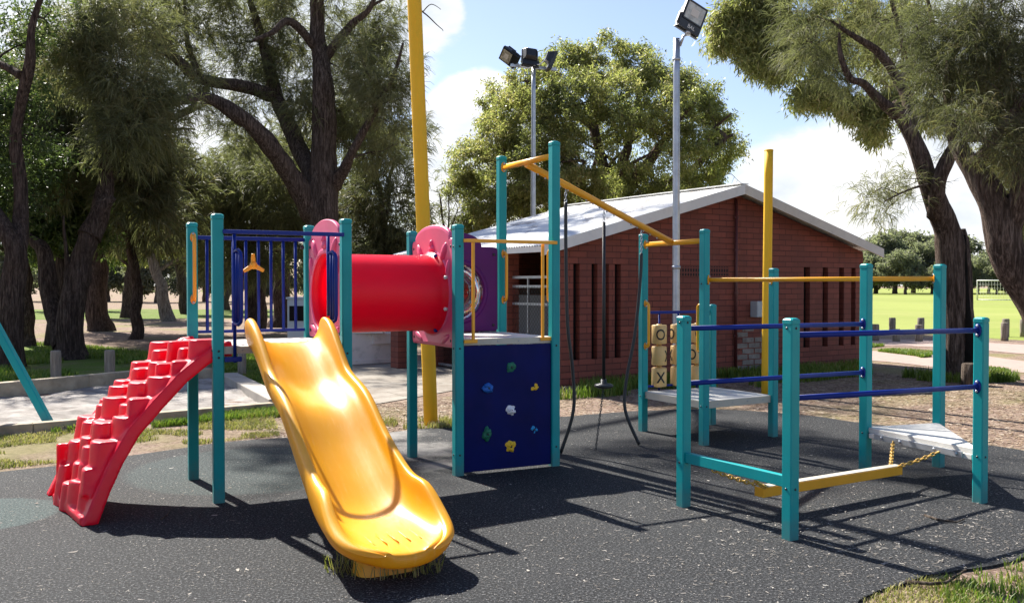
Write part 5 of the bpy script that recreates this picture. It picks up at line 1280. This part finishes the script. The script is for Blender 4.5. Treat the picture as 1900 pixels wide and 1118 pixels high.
def wood(px, Y, lean, r, label, crown, seed, leaf='needles_dark', bk='bark_dark', kind='needle', per=150, top=200):
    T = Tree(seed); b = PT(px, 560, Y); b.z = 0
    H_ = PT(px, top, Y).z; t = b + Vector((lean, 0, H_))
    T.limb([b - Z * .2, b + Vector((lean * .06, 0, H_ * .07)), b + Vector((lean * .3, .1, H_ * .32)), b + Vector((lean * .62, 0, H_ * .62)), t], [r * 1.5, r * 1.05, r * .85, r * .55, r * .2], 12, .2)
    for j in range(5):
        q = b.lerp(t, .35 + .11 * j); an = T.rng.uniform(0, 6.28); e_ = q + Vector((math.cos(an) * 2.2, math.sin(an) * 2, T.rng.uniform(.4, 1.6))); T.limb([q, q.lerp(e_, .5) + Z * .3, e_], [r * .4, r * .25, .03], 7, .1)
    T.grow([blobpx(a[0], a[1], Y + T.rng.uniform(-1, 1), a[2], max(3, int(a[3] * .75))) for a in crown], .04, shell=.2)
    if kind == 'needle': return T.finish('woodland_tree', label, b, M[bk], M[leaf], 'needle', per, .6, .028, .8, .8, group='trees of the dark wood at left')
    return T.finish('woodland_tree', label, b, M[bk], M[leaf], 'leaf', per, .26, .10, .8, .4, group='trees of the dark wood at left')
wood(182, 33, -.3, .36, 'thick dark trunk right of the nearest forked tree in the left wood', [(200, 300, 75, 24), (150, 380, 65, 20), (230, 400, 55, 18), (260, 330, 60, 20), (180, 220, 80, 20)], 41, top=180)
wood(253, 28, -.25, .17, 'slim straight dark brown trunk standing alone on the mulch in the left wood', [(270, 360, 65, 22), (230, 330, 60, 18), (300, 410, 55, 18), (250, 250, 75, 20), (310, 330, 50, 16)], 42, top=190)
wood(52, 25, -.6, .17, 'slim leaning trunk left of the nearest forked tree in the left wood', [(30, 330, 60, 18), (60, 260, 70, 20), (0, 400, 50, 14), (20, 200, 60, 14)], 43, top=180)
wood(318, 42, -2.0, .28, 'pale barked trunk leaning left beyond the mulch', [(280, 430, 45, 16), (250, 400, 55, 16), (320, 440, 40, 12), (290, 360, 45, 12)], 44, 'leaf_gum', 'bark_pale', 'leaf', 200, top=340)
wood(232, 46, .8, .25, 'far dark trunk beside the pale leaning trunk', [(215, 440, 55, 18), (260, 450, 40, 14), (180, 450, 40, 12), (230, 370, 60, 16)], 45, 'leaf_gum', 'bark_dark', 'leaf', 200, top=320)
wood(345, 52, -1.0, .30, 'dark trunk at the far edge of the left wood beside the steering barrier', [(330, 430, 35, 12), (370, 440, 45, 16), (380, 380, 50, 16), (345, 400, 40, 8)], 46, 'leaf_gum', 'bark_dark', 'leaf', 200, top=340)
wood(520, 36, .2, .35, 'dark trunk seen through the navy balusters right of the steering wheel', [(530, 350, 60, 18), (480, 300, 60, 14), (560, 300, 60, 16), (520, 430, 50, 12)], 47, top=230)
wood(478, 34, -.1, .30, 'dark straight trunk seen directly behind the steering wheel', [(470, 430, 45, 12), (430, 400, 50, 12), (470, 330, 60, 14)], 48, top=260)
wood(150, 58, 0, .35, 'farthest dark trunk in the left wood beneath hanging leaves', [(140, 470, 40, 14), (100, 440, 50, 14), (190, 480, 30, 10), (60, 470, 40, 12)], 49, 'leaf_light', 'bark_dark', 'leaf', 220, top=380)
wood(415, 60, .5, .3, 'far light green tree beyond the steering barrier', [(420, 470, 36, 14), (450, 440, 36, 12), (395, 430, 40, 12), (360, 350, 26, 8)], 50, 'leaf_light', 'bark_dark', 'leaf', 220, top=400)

# ---------------------------------------------------------- broad gum tree behind the building
Y = 36.0; T = Tree(61)
b = PT(1120, 560, Y); b.z = 0
T.limb([b - Z * .2, b + Z * .6, PX(1112, 470, Y), PX(1118, 420, Y)], [.75, .6, .48, .45], 14, .1)
for L_ in ([(1112, 450), (1050, 380), (985, 330), (925, 300), (890, 300)], [(1115, 430), (1070, 340), (1040, 260), (1000, 190), (975, 150)], [(1118, 420), (1120, 330), (1105, 240), (1100, 160), (1095, 110)], [(1118, 420), (1150, 330), (1165, 260), (1185, 180), (1200, 125)],
           [(1118, 415), (1165, 350), (1215, 290), (1260, 220), (1290, 190)], [(1120, 420), (1200, 360), (1270, 330), (1330, 275), (1360, 250)], [(1120, 430), (1220, 385), (1290, 365), (1335, 340)], [(1110, 440), (1000, 400), (920, 385), (875, 380)]):
    k = len(L_); dyy = T.rng.uniform(-2.5, 2.5)
    T.limb([PX(x, y, Y, dyy * i / k) for i, (x, y) in enumerate(L_)], [.34, .25, .18, .12, .05][:k], 9, .25)
    for _ in range(3):
        i = T.rng.integers(1, k - 1); x, y = L_[i]; T.limb([PX(x, y, Y, dyy * i / k), PX(x + T.rng.uniform(-35, 35), y - T.rng.uniform(10, 40), Y, dyy), PX(x + T.rng.uniform(-60, 60), y - T.rng.uniform(30, 80), Y, dyy + T.rng.uniform(-1, 1))], [.12, .08, .03], 7, .15)
bl = []
for px, py, r, k, dy in ((985, 150, 48, 22, -1), (1050, 120, 50, 24, .5), (1115, 108, 50, 26, 0), (1180, 118, 50, 24, .5), (1235, 155, 46, 20, 0), (1290, 200, 44, 18, .3), (940, 190, 46, 22, 0), (1010, 205, 50, 22, -2.2), (1075, 185, 52, 24, -2.6), (1150, 180, 50, 20, -2.4), (1215, 215, 46, 18, -2),
                         (925, 255, 48, 22, -.6), (985, 275, 48, 20, -2.2), (1050, 265, 42, 12, -2.6), (1270, 265, 42, 13, -1.4), (1330, 235, 38, 15, 0), (1345, 275, 34, 13, .3), (880, 300, 46, 20, 0), (935, 330, 48, 20, -1.6), (1000, 345, 48, 20, -2.2), (1070, 345, 50, 18, -2.4), (1130, 330, 44, 10, -2.2), (1190, 330, 42, 10, -1.6), (1250, 335, 40, 10, -1), (1310, 330, 32, 9, 0), (1335, 315, 30, 8, .4),
                         (865, 360, 36, 16, .4), (900, 395, 42, 20, -.6), (960, 395, 46, 18, -1), (1030, 395, 50, 16, -1.6), (1120, 390, 50, 16, -1.4), (1200, 375, 46, 14, -1), (1280, 365, 40, 10, 0), (880, 425, 34, 14, 0), (1150, 255, 36, 7, -1.8), (1100, 240, 36, 7, 2), (1200, 260, 40, 7, 2.2), (1040, 330, 40, 8, 2.4), (1275, 150, 28, 7, 0), (850, 330, 26, 7, 0), (1310, 165, 20, 4, 0)):
    bl.append(blobpx(px, py, Y + dy, r * 1.0, int(k * 1.5), r * Y / F * 1.2, .8))
bl.append((PT(1108, 268, Y), (228 * Y / F, 4.6, 168 * Y / F), 430))
T.grow(bl, .03, shell=.55)
T.dead(30, .2, (.6, 1.6), .02)
T.finish('gum_tree', 'broad domed gum tree with olive leaves behind the white roof', b, M['bark_brown'], M['leaf_gum'], 'leaf', 130, .16, .044, .38, .8)

# ---------------------------------------------------------- right hand trees
Y = 16.2; T = Tree(71)
T.limb([PX(1782, 716, Y), PX(1780, 690, Y), PX(1776, 610, Y), PX(1768, 520, Y), PX(1762, 450, Y), PX(1744, 395, Y, -.1), PX(1720, 330, Y, -.2), PX(1696, 262, Y, -.2), PX(1668, 210, Y, -.2), PX(1655, 192, Y, -.2)], [.36, .28, .24, .23, .24, .20, .17, .145, .125, .10], 20, .03)
T.limb([PX(1665, 212, Y, -.2), PX(1635, 188, Y, -.3), PX(1602, 155, Y, -.5), PX(1575, 145, Y, -.6), PX(1558, 100, Y, -.7), PX(1556, 60, Y, -.7)], [.12, .085, .07, .06, .04, .015], 10)
T.limb([PX(1688, 248, Y, -.2), PX(1686, 190, Y, 0), PX(1662, 140, Y, .1), PX(1628, 98, Y, 0), PX(1590, 70, Y, -.2), PX(1545, 40, Y, -.3)], [.12, .11, .095, .07, .05, .02], 10)
T.limb([PX(1664, 152, Y, .1), PX(1690, 126, Y, .3), PX(1702, 90, Y, .5), PX(1728, 62, Y, .6), PX(1724, 10, Y, .7), PX(1700, -50, Y, .8)], [.08, .07, .06, .05, .035, .015], 10)
T.limb([PX(1680, 110, Y, .3), PX(1672, 60, Y, .2), PX(1655, 10, Y, .1), PX(1650, -40, Y, 0)], [.06, .05, .04, .02], 8)
T.limb([PX(1738, 400, Y, -.1), PX(1740, 345, Y, -.4), PX(1756, 300, Y, -.5), PX(1774, 266, Y, -.6), PX(1798, 252, Y, -.6), PX(1826, 212, Y, -.5), PX(1850, 170, Y, -.4)], [.17, .13, .12, .09, .08, .06, .02], 12)
T.limb([PX(1790, 262, Y, -.5), PX(1810, 262, Y, -.7), PX(1850, 264, Y, -.9)], [.03, .02, .008], 6)
T.limb([PX(1735, 340, Y, -.2), PX(1690, 350, Y, -.8), PX(1640, 375, Y, -1.2)], [.03, .02, .008], 6)
T.limb([PX(1786, 700, Y), PX(1790, 600, Y, -.02), PX(1792, 500, Y), PX(1786, 425, Y)], [.20, .15, .12, .05], 12)
T.grow([blobpx(a[0], a[1], a[2] + .5, a[3], max(3, int(a[4] * .42))) for a in ((1650, 390, Y - 1, 30, 5), (1690, 340, Y - .6, 28, 5), (1620, 360, Y - 1.2, 22, 3), (1530, 60, Y - .5, 60, 16), (1560, 110, Y - .6, 50, 14), (1590, 30, Y, 60, 14), (1650, 40, Y, 60, 14), (1700, 30, Y + .6, 60, 14), (1580, 170, Y - .5, 36, 6), (1500, 100, Y - .6, 40, 10), (1480, 40, Y - .2, 45, 10), (1740, 110, Y + .6, 55, 16), (1760, 40, Y + .6, 60, 16), (1640, 120, Y + .5, 40, 7), (1850, 160, Y - .4, 40, 8), (1830, 100, Y, 55, 14), (1600, -50, Y, 80, 14), (1720, -60, Y, 80, 14))], .025)
T.dead(30, .1, (.3, .9), .008)
o = T.finish('casuarina_tree', 'right hand casuarina with a charred hollow base behind the teal posts', PX(1782, 700, Y).xy.to_3d(), M['bark_brown'], M['needles'], 'needle', 190, .27, .0075, .42, .75)
mb = MB()                                               # charred hollow facing the camera on the right of the trunk base
ctr = [PX(1800, 712, Y, -.22), PX(1800, 690, Y, -.24), PX(1797, 640, Y, -.20), PX(1794, 590, Y, -.17), PX(1791, 540, Y, -.15), PX(1789, 470, Y, -.14), PX(1789, 436, Y, -.13)]
mb.tube(ctr, [.10, .12, .10, .075, .055, .045, .03], 12)
mb.build('charred_hollow', M['char'], o)
mb = MB(); mb.tube([PX(1818, 716, Y, -.12), PX(1814, 690, Y, -.12), PX(1806, 630, Y, -.1), PX(1799, 560, Y, -.08), PX(1797, 490, Y, -.05), PX(1795, 440, Y, 0)], [.10, .08, .06, .05, .04, .03], 10); mb.build('dead_shard', M['deadwood'], o)
Y = 12.6; T = Tree(72)
T.limb([PX(2010, 760, Y), PX(1990, 700, Y), PX(1940, 590, Y), PX(1902, 525, Y), PX(1868, 468, Y), PX(1858, 420, Y), PX(1842, 372, Y), PX(1812, 320, Y, .1), PX(1786, 285, Y, .2), PX(1768, 240, Y, .3), PX(1758, 170, Y, .4), PX(1770, 90, Y, .5), PX(1790, 10, Y, .6)], [.40, .33, .29, .26, .245, .23, .19, .15, .12, .095, .07, .05, .03], 20, .04)
T.limb([PX(1868, 440, Y), PX(1886, 380, Y, -.2), PX(1896, 320, Y, -.3), PX(1890, 230, Y, -.2), PX(1870, 150, Y, 0), PX(1850, 60, Y, .2)], [.17, .12, .10, .08, .05, .02], 12)
T.limb([PX(1800, 305, Y, .1), PX(1830, 280, Y, -.3), PX(1872, 225, Y, -.5), PX(1920, 150, Y, -.6)], [.1, .08, .06, .02], 10)
T.grow([blobpx(a[0], a[1], a[2] - .3, a[3], max(2, int(a[4] * .7))) for a in ((1790, 100, Y + .5, 70, 18), (1760, 180, Y + .4, 50, 14), (1730, 130, Y + .6, 45, 10), (1850, 60, Y, 75, 20), (1880, 150, Y, 60, 16), (1800, 200, Y + 1, 45, 12), (1800, 225, Y - .4, 32, 6), (1850, 262, Y - .5, 34, 7), (1890, 300, Y - .4, 34, 7), (1885, 310, Y + .9, 40, 8), (1890, 380, Y + .8, 30, 5), (1800, 30, Y + .4, 70, 16), (1740, 50, Y + .8, 60, 12), (1920, 240, Y, 55, 12), (1860, -50, Y, 90, 16), (1945, 100, Y, 80, 14), (1900, 210, Y + .6, 50, 10), (1835, 150, Y + .3, 60, 14))], .022)
T.dead(26, .1, (.3, .8), .007)
T.finish('casuarina_tree', 'dark casuarina leaning in from the right edge of the photo', PX(2005, 740, Y).xy.to_3d(), M['bark_brown'], M['needles_dark'], 'needle', 200, .22, .0065, .38, .8)
Y = 21; T = Tree(73)
b = PT(2010, 560, Y); b.z = 0
T.limb([b - Z * .2, b + Z * .7, PX(1985, 450, Y), PX(1930, 330, Y), PX(1850, 210, Y), PX(1760, 130, Y), PX(1650, 70, Y), PX(1520, 40, Y), PX(1420, 50, Y)], [.4, .32, .27, .23, .19, .15, .11, .07, .03], 14, .1)
T.limb([PX(1900, 280, Y), PX(1800, 250, Y, -.5), PX(1700, 210, Y, -.8), PX(1630, 200, Y, -.9)], [.12, .09, .06, .02], 10)
T.limb([PX(1700, 95, Y), PX(1600, 10, Y, .3), PX(1500, -40, Y, .5)], [.12, .08, .03], 10)
T.grow([blobpx(*a) for a in ((1350, 40, Y, 24, 14), (1345, 80, Y, 24, 14), (1390, 60, Y, 36, 22), (1400, 110, Y, 34, 18), (1430, 20, Y, 40, 20), (1450, 120, Y, 30, 12), (1480, 60, Y, 40, 16), (1485, 180, Y, 22, 10), (1510, 170, Y, 28, 12), (1520, 110, Y, 34, 10), (1560, 190, Y - .3, 30, 10), (1600, 200, Y - .6, 32, 12), (1630, 235, Y - .8, 26, 12), (1655, 200, Y - .8, 30, 12), (1590, 90, Y, 50, 14), (1680, 130, Y, 50, 12), (1640, 30, Y, 60, 14), (1560, 20, Y, 50, 14), (1400, -40, Y, 60, 18), (1500, -50, Y, 70, 18), (1780, 180, Y, 60, 12), (1850, 230, Y, 60, 12), (1890, 330, Y, 45, 12), (1880, 420, Y, 35, 9), (1720, 220, Y - .6, 32, 9), (1860, 290, Y, 45, 10), (1370, 10, Y, 40, 18))], .03)
T.finish('gum_tree', 'gum tree with yellowish hanging leaves across the top right', b, M['bark_brown'], M['leaf_gum'], 'leaf', 200, .18, .030, .30, 1.2)

# ---------------------------------------------------------- far tree lines: three kinds, copied
def far_tree(seed, kind):
    T = Tree(seed); H_ = 9.0
    T.limb([(0, 0, -.3), (.1, 0, 1.2), (.1, .1, 3.5), (0, 0, 6)], [.4, .3, .22, .12], 8, .2)
    for j in range(5):
        an = j * 1.3 + seed; T.limb([(0, 0, 2 + .5 * j), (math.cos(an) * 1.5, math.sin(an) * 1.5, 3.6 + .6 * j), (math.cos(an) * 2.8, math.sin(an) * 2.4, 5 + .6 * j)], [.15, .1, .04], 6, .2)
    bl = [((T.rng.uniform(-3.2, 3.2), T.rng.uniform(-2.5, 2.5), T.rng.uniform(2.2, 8)), (1.7, 1.7, 1.2), 14) for _ in range(17)]
    T.grow(bl, .05, shell=.3)
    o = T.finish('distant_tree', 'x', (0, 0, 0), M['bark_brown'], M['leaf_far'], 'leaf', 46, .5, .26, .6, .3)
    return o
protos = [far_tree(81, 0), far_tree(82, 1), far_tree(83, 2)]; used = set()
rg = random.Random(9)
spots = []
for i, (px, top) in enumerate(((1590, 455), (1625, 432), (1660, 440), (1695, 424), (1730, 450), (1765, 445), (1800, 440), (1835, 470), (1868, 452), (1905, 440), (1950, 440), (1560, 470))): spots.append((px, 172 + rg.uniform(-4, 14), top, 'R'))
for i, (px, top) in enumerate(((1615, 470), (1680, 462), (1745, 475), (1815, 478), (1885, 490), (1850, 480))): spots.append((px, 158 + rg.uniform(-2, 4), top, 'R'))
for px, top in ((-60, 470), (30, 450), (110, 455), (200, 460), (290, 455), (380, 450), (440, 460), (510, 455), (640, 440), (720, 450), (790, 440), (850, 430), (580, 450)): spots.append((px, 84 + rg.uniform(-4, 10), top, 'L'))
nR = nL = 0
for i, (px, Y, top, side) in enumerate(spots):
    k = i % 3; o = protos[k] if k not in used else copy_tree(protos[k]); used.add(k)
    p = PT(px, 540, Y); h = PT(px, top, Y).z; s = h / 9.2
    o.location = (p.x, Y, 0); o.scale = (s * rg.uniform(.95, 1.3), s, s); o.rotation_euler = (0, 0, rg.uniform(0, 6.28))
    tag(o, 'distant tree of the haze-tinted tree line across the sports field' if side == 'R' else 'distant tree standing in the light beyond the dark wood', 'tree', 'distant trees across the field' if side == 'R' else 'distant trees beyond the wood')
# ================================================================== grass, litter (things nobody could count)
def in_poly(P, poly):
    x, y = P[:, 0], P[:, 1]; ins = np.zeros(len(P), bool); n = len(poly); j = n - 1
    for i in range(n):
        xi, yi = poly[i].x, poly[i].y; xj, yj = poly[j].x, poly[j].y
        ins ^= ((yi > y) != (yj > y)) & (x < (xj - xi) * (y - yi) / (yj - yi + 1e-12) + xi); j = i
    return ins
def scatter(poly, n, rng, exclude=(), clump=0, thr=.0):
    xs = [p.x for p in poly]; ys = [p.y for p in poly]; out = np.zeros((0, 2)); tries = 0
    while len(out) < n and tries < 40:
        P = np.stack([rng.uniform(min(xs), max(xs), n * 2), rng.uniform(min(ys), max(ys), n * 2)], 1); tries += 1
        P = P[in_poly(P, poly)]
        for ex in exclude: P = P[~in_poly(P, ex)]
        if clump and len(P): P = P[np.array([noise.noise(Vector((p[0] * clump, p[1] * clump, 4.4))) + .5 * noise.noise(Vector((p[0] * clump * 3.1, p[1] * clump * 3.1, 8.4))) > thr for p in P])]
        out = np.concatenate([out, P])
    return out[:n]
def blades(P, z, h, w, rng, lean=.5):
    N = len(P); p0 = np.concatenate([P, np.full((N, 1), z)], 1); a = rng.uniform(0, 6.283, N); hh = h * rng.uniform(.45, 1.2, (N, 1))
    d = np.stack([np.cos(a), np.sin(a), np.zeros(N)], 1) * lean * rng.uniform(.2, 1, (N, 1)); s = np.stack([-np.sin(a), np.cos(a), np.zeros(N)], 1) * w * .5
    up = np.array([[0, 0, 1.0]]); m = p0 + (up * .6 + d * .35) * hh; t = p0 + (up * .85 + d) * hh
    V = np.stack([p0 - s, p0 + s, m + s * .8, m - s * .8, t - s * .1, t + s * .1], 1).reshape(-1, 3); b = (np.arange(N) * 6)[:, None]
    return V, np.concatenate([b + np.array([[0, 1, 2, 3]]), b + np.array([[3, 2, 5, 4]])], 0)
def stuff(name, label, V, Fq, mat, cat=None):
    return tag(link(name, npmesh(name, V, Fq, mat)), label, None, None, 'stuff')
rng = np.random.default_rng(5)
RUB = rub
verge = [G(1400, 1140), G(1593, 1118), G(1681, 1072), G(1840, 1040), G(1960, 1010), G(2150, 1000), G(2300, 1160), G(1900, 1400), G(1400, 1400)]
P = scatter(verge, 12000, rng, [RUB], 1.3, -.08); V, Fq = blades(P, -.02, .045, .006, rng, .9); stuff('grass', 'short sunlit grass at the bottom right corner', V, Fq, M['grass_dry'])
P = scatter(verge, 3500, rng, [RUB], 2.2, .12); V, Fq = blades(P, -.02, .075, .007, rng, .7); stuff('grass', 'brighter green grass tufts at the bottom right corner', V, Fq, M['grass_blade'])
left = [G(-200, 905), G(0, 868), G(400, 818), G(520, 806), G(505, 764), G(60, 803), G(-200, 826)]
P = scatter(left, 16000, rng, [RUB], 1.0, -.15); V, Fq = blades(P, -.02, .05, .008, rng, .9); stuff('grass', 'sparse yellowish grass between the sandpit and the rubber', V, Fq, M['grass_dry'])
edge = [G(-200, 835), G(0, 816), G(300, 790), G(520, 772), G(600, 770), G(560, 752), G(505, 760), G(60, 803), G(-200, 824)]
P = scatter(edge, 9000, rng, [RUB], 1.2, -.02); V, Fq = blades(P, -.02, .10, .009, rng, .6); stuff('grass', 'green grass along the near sandpit sleeper', V, Fq, M['grass_blade'])
patch = smooth_closed([G(392, 668), G(410, 702), G(470, 718), G(515, 735), G(520, 750), G(560, 745), G(610, 725), G(545, 690), G(500, 664), G(430, 655)], 4)
P = scatter(patch, 16000, rng, [], 1.0, -.3); V, Fq = blades(P, -.012, .10, .012, rng, .6); stuff('grass', 'bright grass patch behind the slide', V, Fq, M['grass_blade'])
lw = smooth_closed([G(-200, 718), G(20, 714), G(200, 690), G(340, 680), G(345, 660), G(250, 652), G(120, 640), G(-40, 634), G(-300, 652)], 4)
P = scatter(lw, 30000, rng, [], .5, -.25); V, Fq = blades(P, -.012, .12, .016, rng, .6); stuff('grass', 'shaded grass among the dark trunks at left', V, Fq, M['grass_blade'])
bldg = [G(1036, 740), G(1130, 734), G(1230, 726), G(1420, 716), G(1620, 694), G(1612, 676), G(1600, 676), G(1040, 717)]
P = scatter(bldg, 9000, rng, [], 1.0, -.12); V, Fq = blades(P, -.02, .20, .014, rng, .5); stuff('grass', 'grass growing along the foot of the brick gable', V, Fq, M['grass_blade'])
rt = [G(1600, 648), G(1600, 640), G(1800, 645), G(1915, 656), G(2000, 664), G(2000, 690), G(1900, 690), G(1820, 700), G(1700, 660)]
P = scatter(rt, 15000, rng, [], .35, -.02); V, Fq = blades(P, -.02, .11, .016, rng, .6); stuff('grass', 'patchy grass between the paths at right', V, Fq, M['grass_blade'])
tk = [Vector((PT(1782, 600, 16.2).x + 1.0 * math.cos(a) - .0, 16.2 + .75 * math.sin(a), 0)) for a in [i * .5 for i in range(13)]]
P = scatter(tk, 2600, rng, [], 2.0, -.05); V, Fq = blades(P, -.02, .20, .014, rng, .5); stuff('grass', 'grass around the base of the charred trunk', V, Fq, M['grass_blade'])
yp = [Vector((G(800, 786).x + .9 * math.cos(a), G(800, 786).y + .35 * math.sin(a), 0)) for a in [i * .5 for i in range(13)]]
P = scatter(yp, 1500, rng, [], 2.5, .0); V, Fq = blades(P, -.02, .10, .008, rng, .6); stuff('grass', 'weeds at the foot of the tall yellow pole', V, Fq, M['grass_dry'])
sf = [slide_foot + Vector(((.36 * math.cos(a)) + .0, .20 * math.sin(a), 0)) for a in [i * .4 for i in range(16)]]
P = scatter(sf, 280, rng); V, Fq = blades(P, .0, .13, .006, rng, 1.0); o = stuff('grass', 'grass tuft round the yellow slide foot', V, Fq, M['grass_dry'])
# litter
def flecks(P, z, L, w, rng, curl=.0):
    N = len(P); p = np.concatenate([P, z + rng.uniform(.001, .006, (N, 1))], 1); a = rng.uniform(0, 6.283, N); LL = L * rng.uniform(.4, 1.5, (N, 1)); ww = w * rng.uniform(.6, 1.4, (N, 1))
    d = np.stack([np.cos(a), np.sin(a), rng.uniform(-.05, .05, N)], 1); s = np.stack([-np.sin(a), np.cos(a), rng.uniform(-.3, .3, N)], 1)
    p[:, 2] += (np.abs(d[:, 2]) * LL[:, 0] + np.abs(s[:, 2]) * ww[:, 0]) * .5
    c = s * curl * LL * rng.uniform(-1, 1, (N, 1))
    V = np.stack([p - d * LL / 2 - s * ww / 2, p - d * LL / 2 + s * ww / 2, p + s * ww / 2 + c, p - s * ww / 2 + c, p + d * LL / 2 - s * ww * .2, p + d * LL / 2 + s * ww * .2], 1).reshape(-1, 3); b = (np.arange(N) * 6)[:, None]
    return V, np.concatenate([b + np.array([[0, 1, 2, 3]]), b + np.array([[3, 2, 5, 4]])], 0)
view = [G(-100, 1200), G(-100, 860), G(500, 790), G(1100, 760), G(1950, 800), G(2050, 1000), G(2000, 1200)]
rubv = [p for p in RUB]
P = scatter(view, 36000, rng); P = P[in_poly(P, rubv)]
V1, F1 = flecks(P[:-3200], 0, .006, .0032, rng); V2, F2 = flecks(P[-3200:-700], 0, .026, .0038, rng, .3); V3, F3 = flecks(P[-110:], 0, .035, .014, rng, .2)
heap = G(1690, 1010); Q = np.stack([rng.normal(heap.x, 1.1, 1500), rng.normal(heap.y, .7, 1500)], 1); Q = Q[in_poly(Q, rubv)]; V4, F4 = flecks(Q, 0, .028, .006, rng, .3)
Vs = [V1, V2, V3, V4]; off = 0; Fs = []
for v, f_ in zip(Vs, (F1, F2, F3, F4)): Fs.append(f_ + off); off += len(v)
stuff('leaf_litter', 'dry leaf fragments and bark chips scattered on the black rubber', np.concatenate(Vs), np.concatenate(Fs), M['litter_pale'])
mulch = [G(1030, 800), G(1040, 735), G(1600, 690), G(1900, 705), G(2100, 740), G(2200, 900), G(1900, 836)]
P = scatter(mulch, 16000, rng, [RUB]); V, Fq = flecks(P, -.016, .05, .016, rng, .3); stuff('leaf_litter', 'bark chips covering the mulch in front of the brick building', V, Fq, M['litter'])
mul2 = [G(400, 825), G(520, 770), G(640, 750), G(860, 735), G(1030, 745), G(1030, 780), G(860, 800), G(660, 815)]
P = scatter(mul2, 7000, rng, [RUB]); V, Fq = flecks(P, -.016, .05, .014, rng, .3); stuff('leaf_litter', 'bark chips on the mulch behind the slide', V, Fq, M['litter'])
def twig(label, pts, r, mat='deadwood'):
    mb = MB(); n = len(pts); mb.tube([G(x, y, .006 + z) for x, y, z in pts], [r * (1 - .6 * i / (n - 1)) for i in range(n)], 6); tag(mb.build('fallen_twig', M[mat]), label, 'twig', 'fallen twigs on the rubber')
twig('long curved twig lying on the rubber right of the balance beam', [(1716, 955, 0), (1740, 963, .004), (1775, 968, .006), (1790, 962, .004)], .010)
twig('pale forked twig lying at the grass corner, bottom right', [(1680, 1078, .0), (1725, 1082, .01), (1755, 1080, .02), (1775, 1068, .02), (1792, 1056, .02)], .013)
twig('thin twig lying in the shadow of the red climber', [(298, 963, 0), (310, 955, .004), (316, 945, .003)], .006)
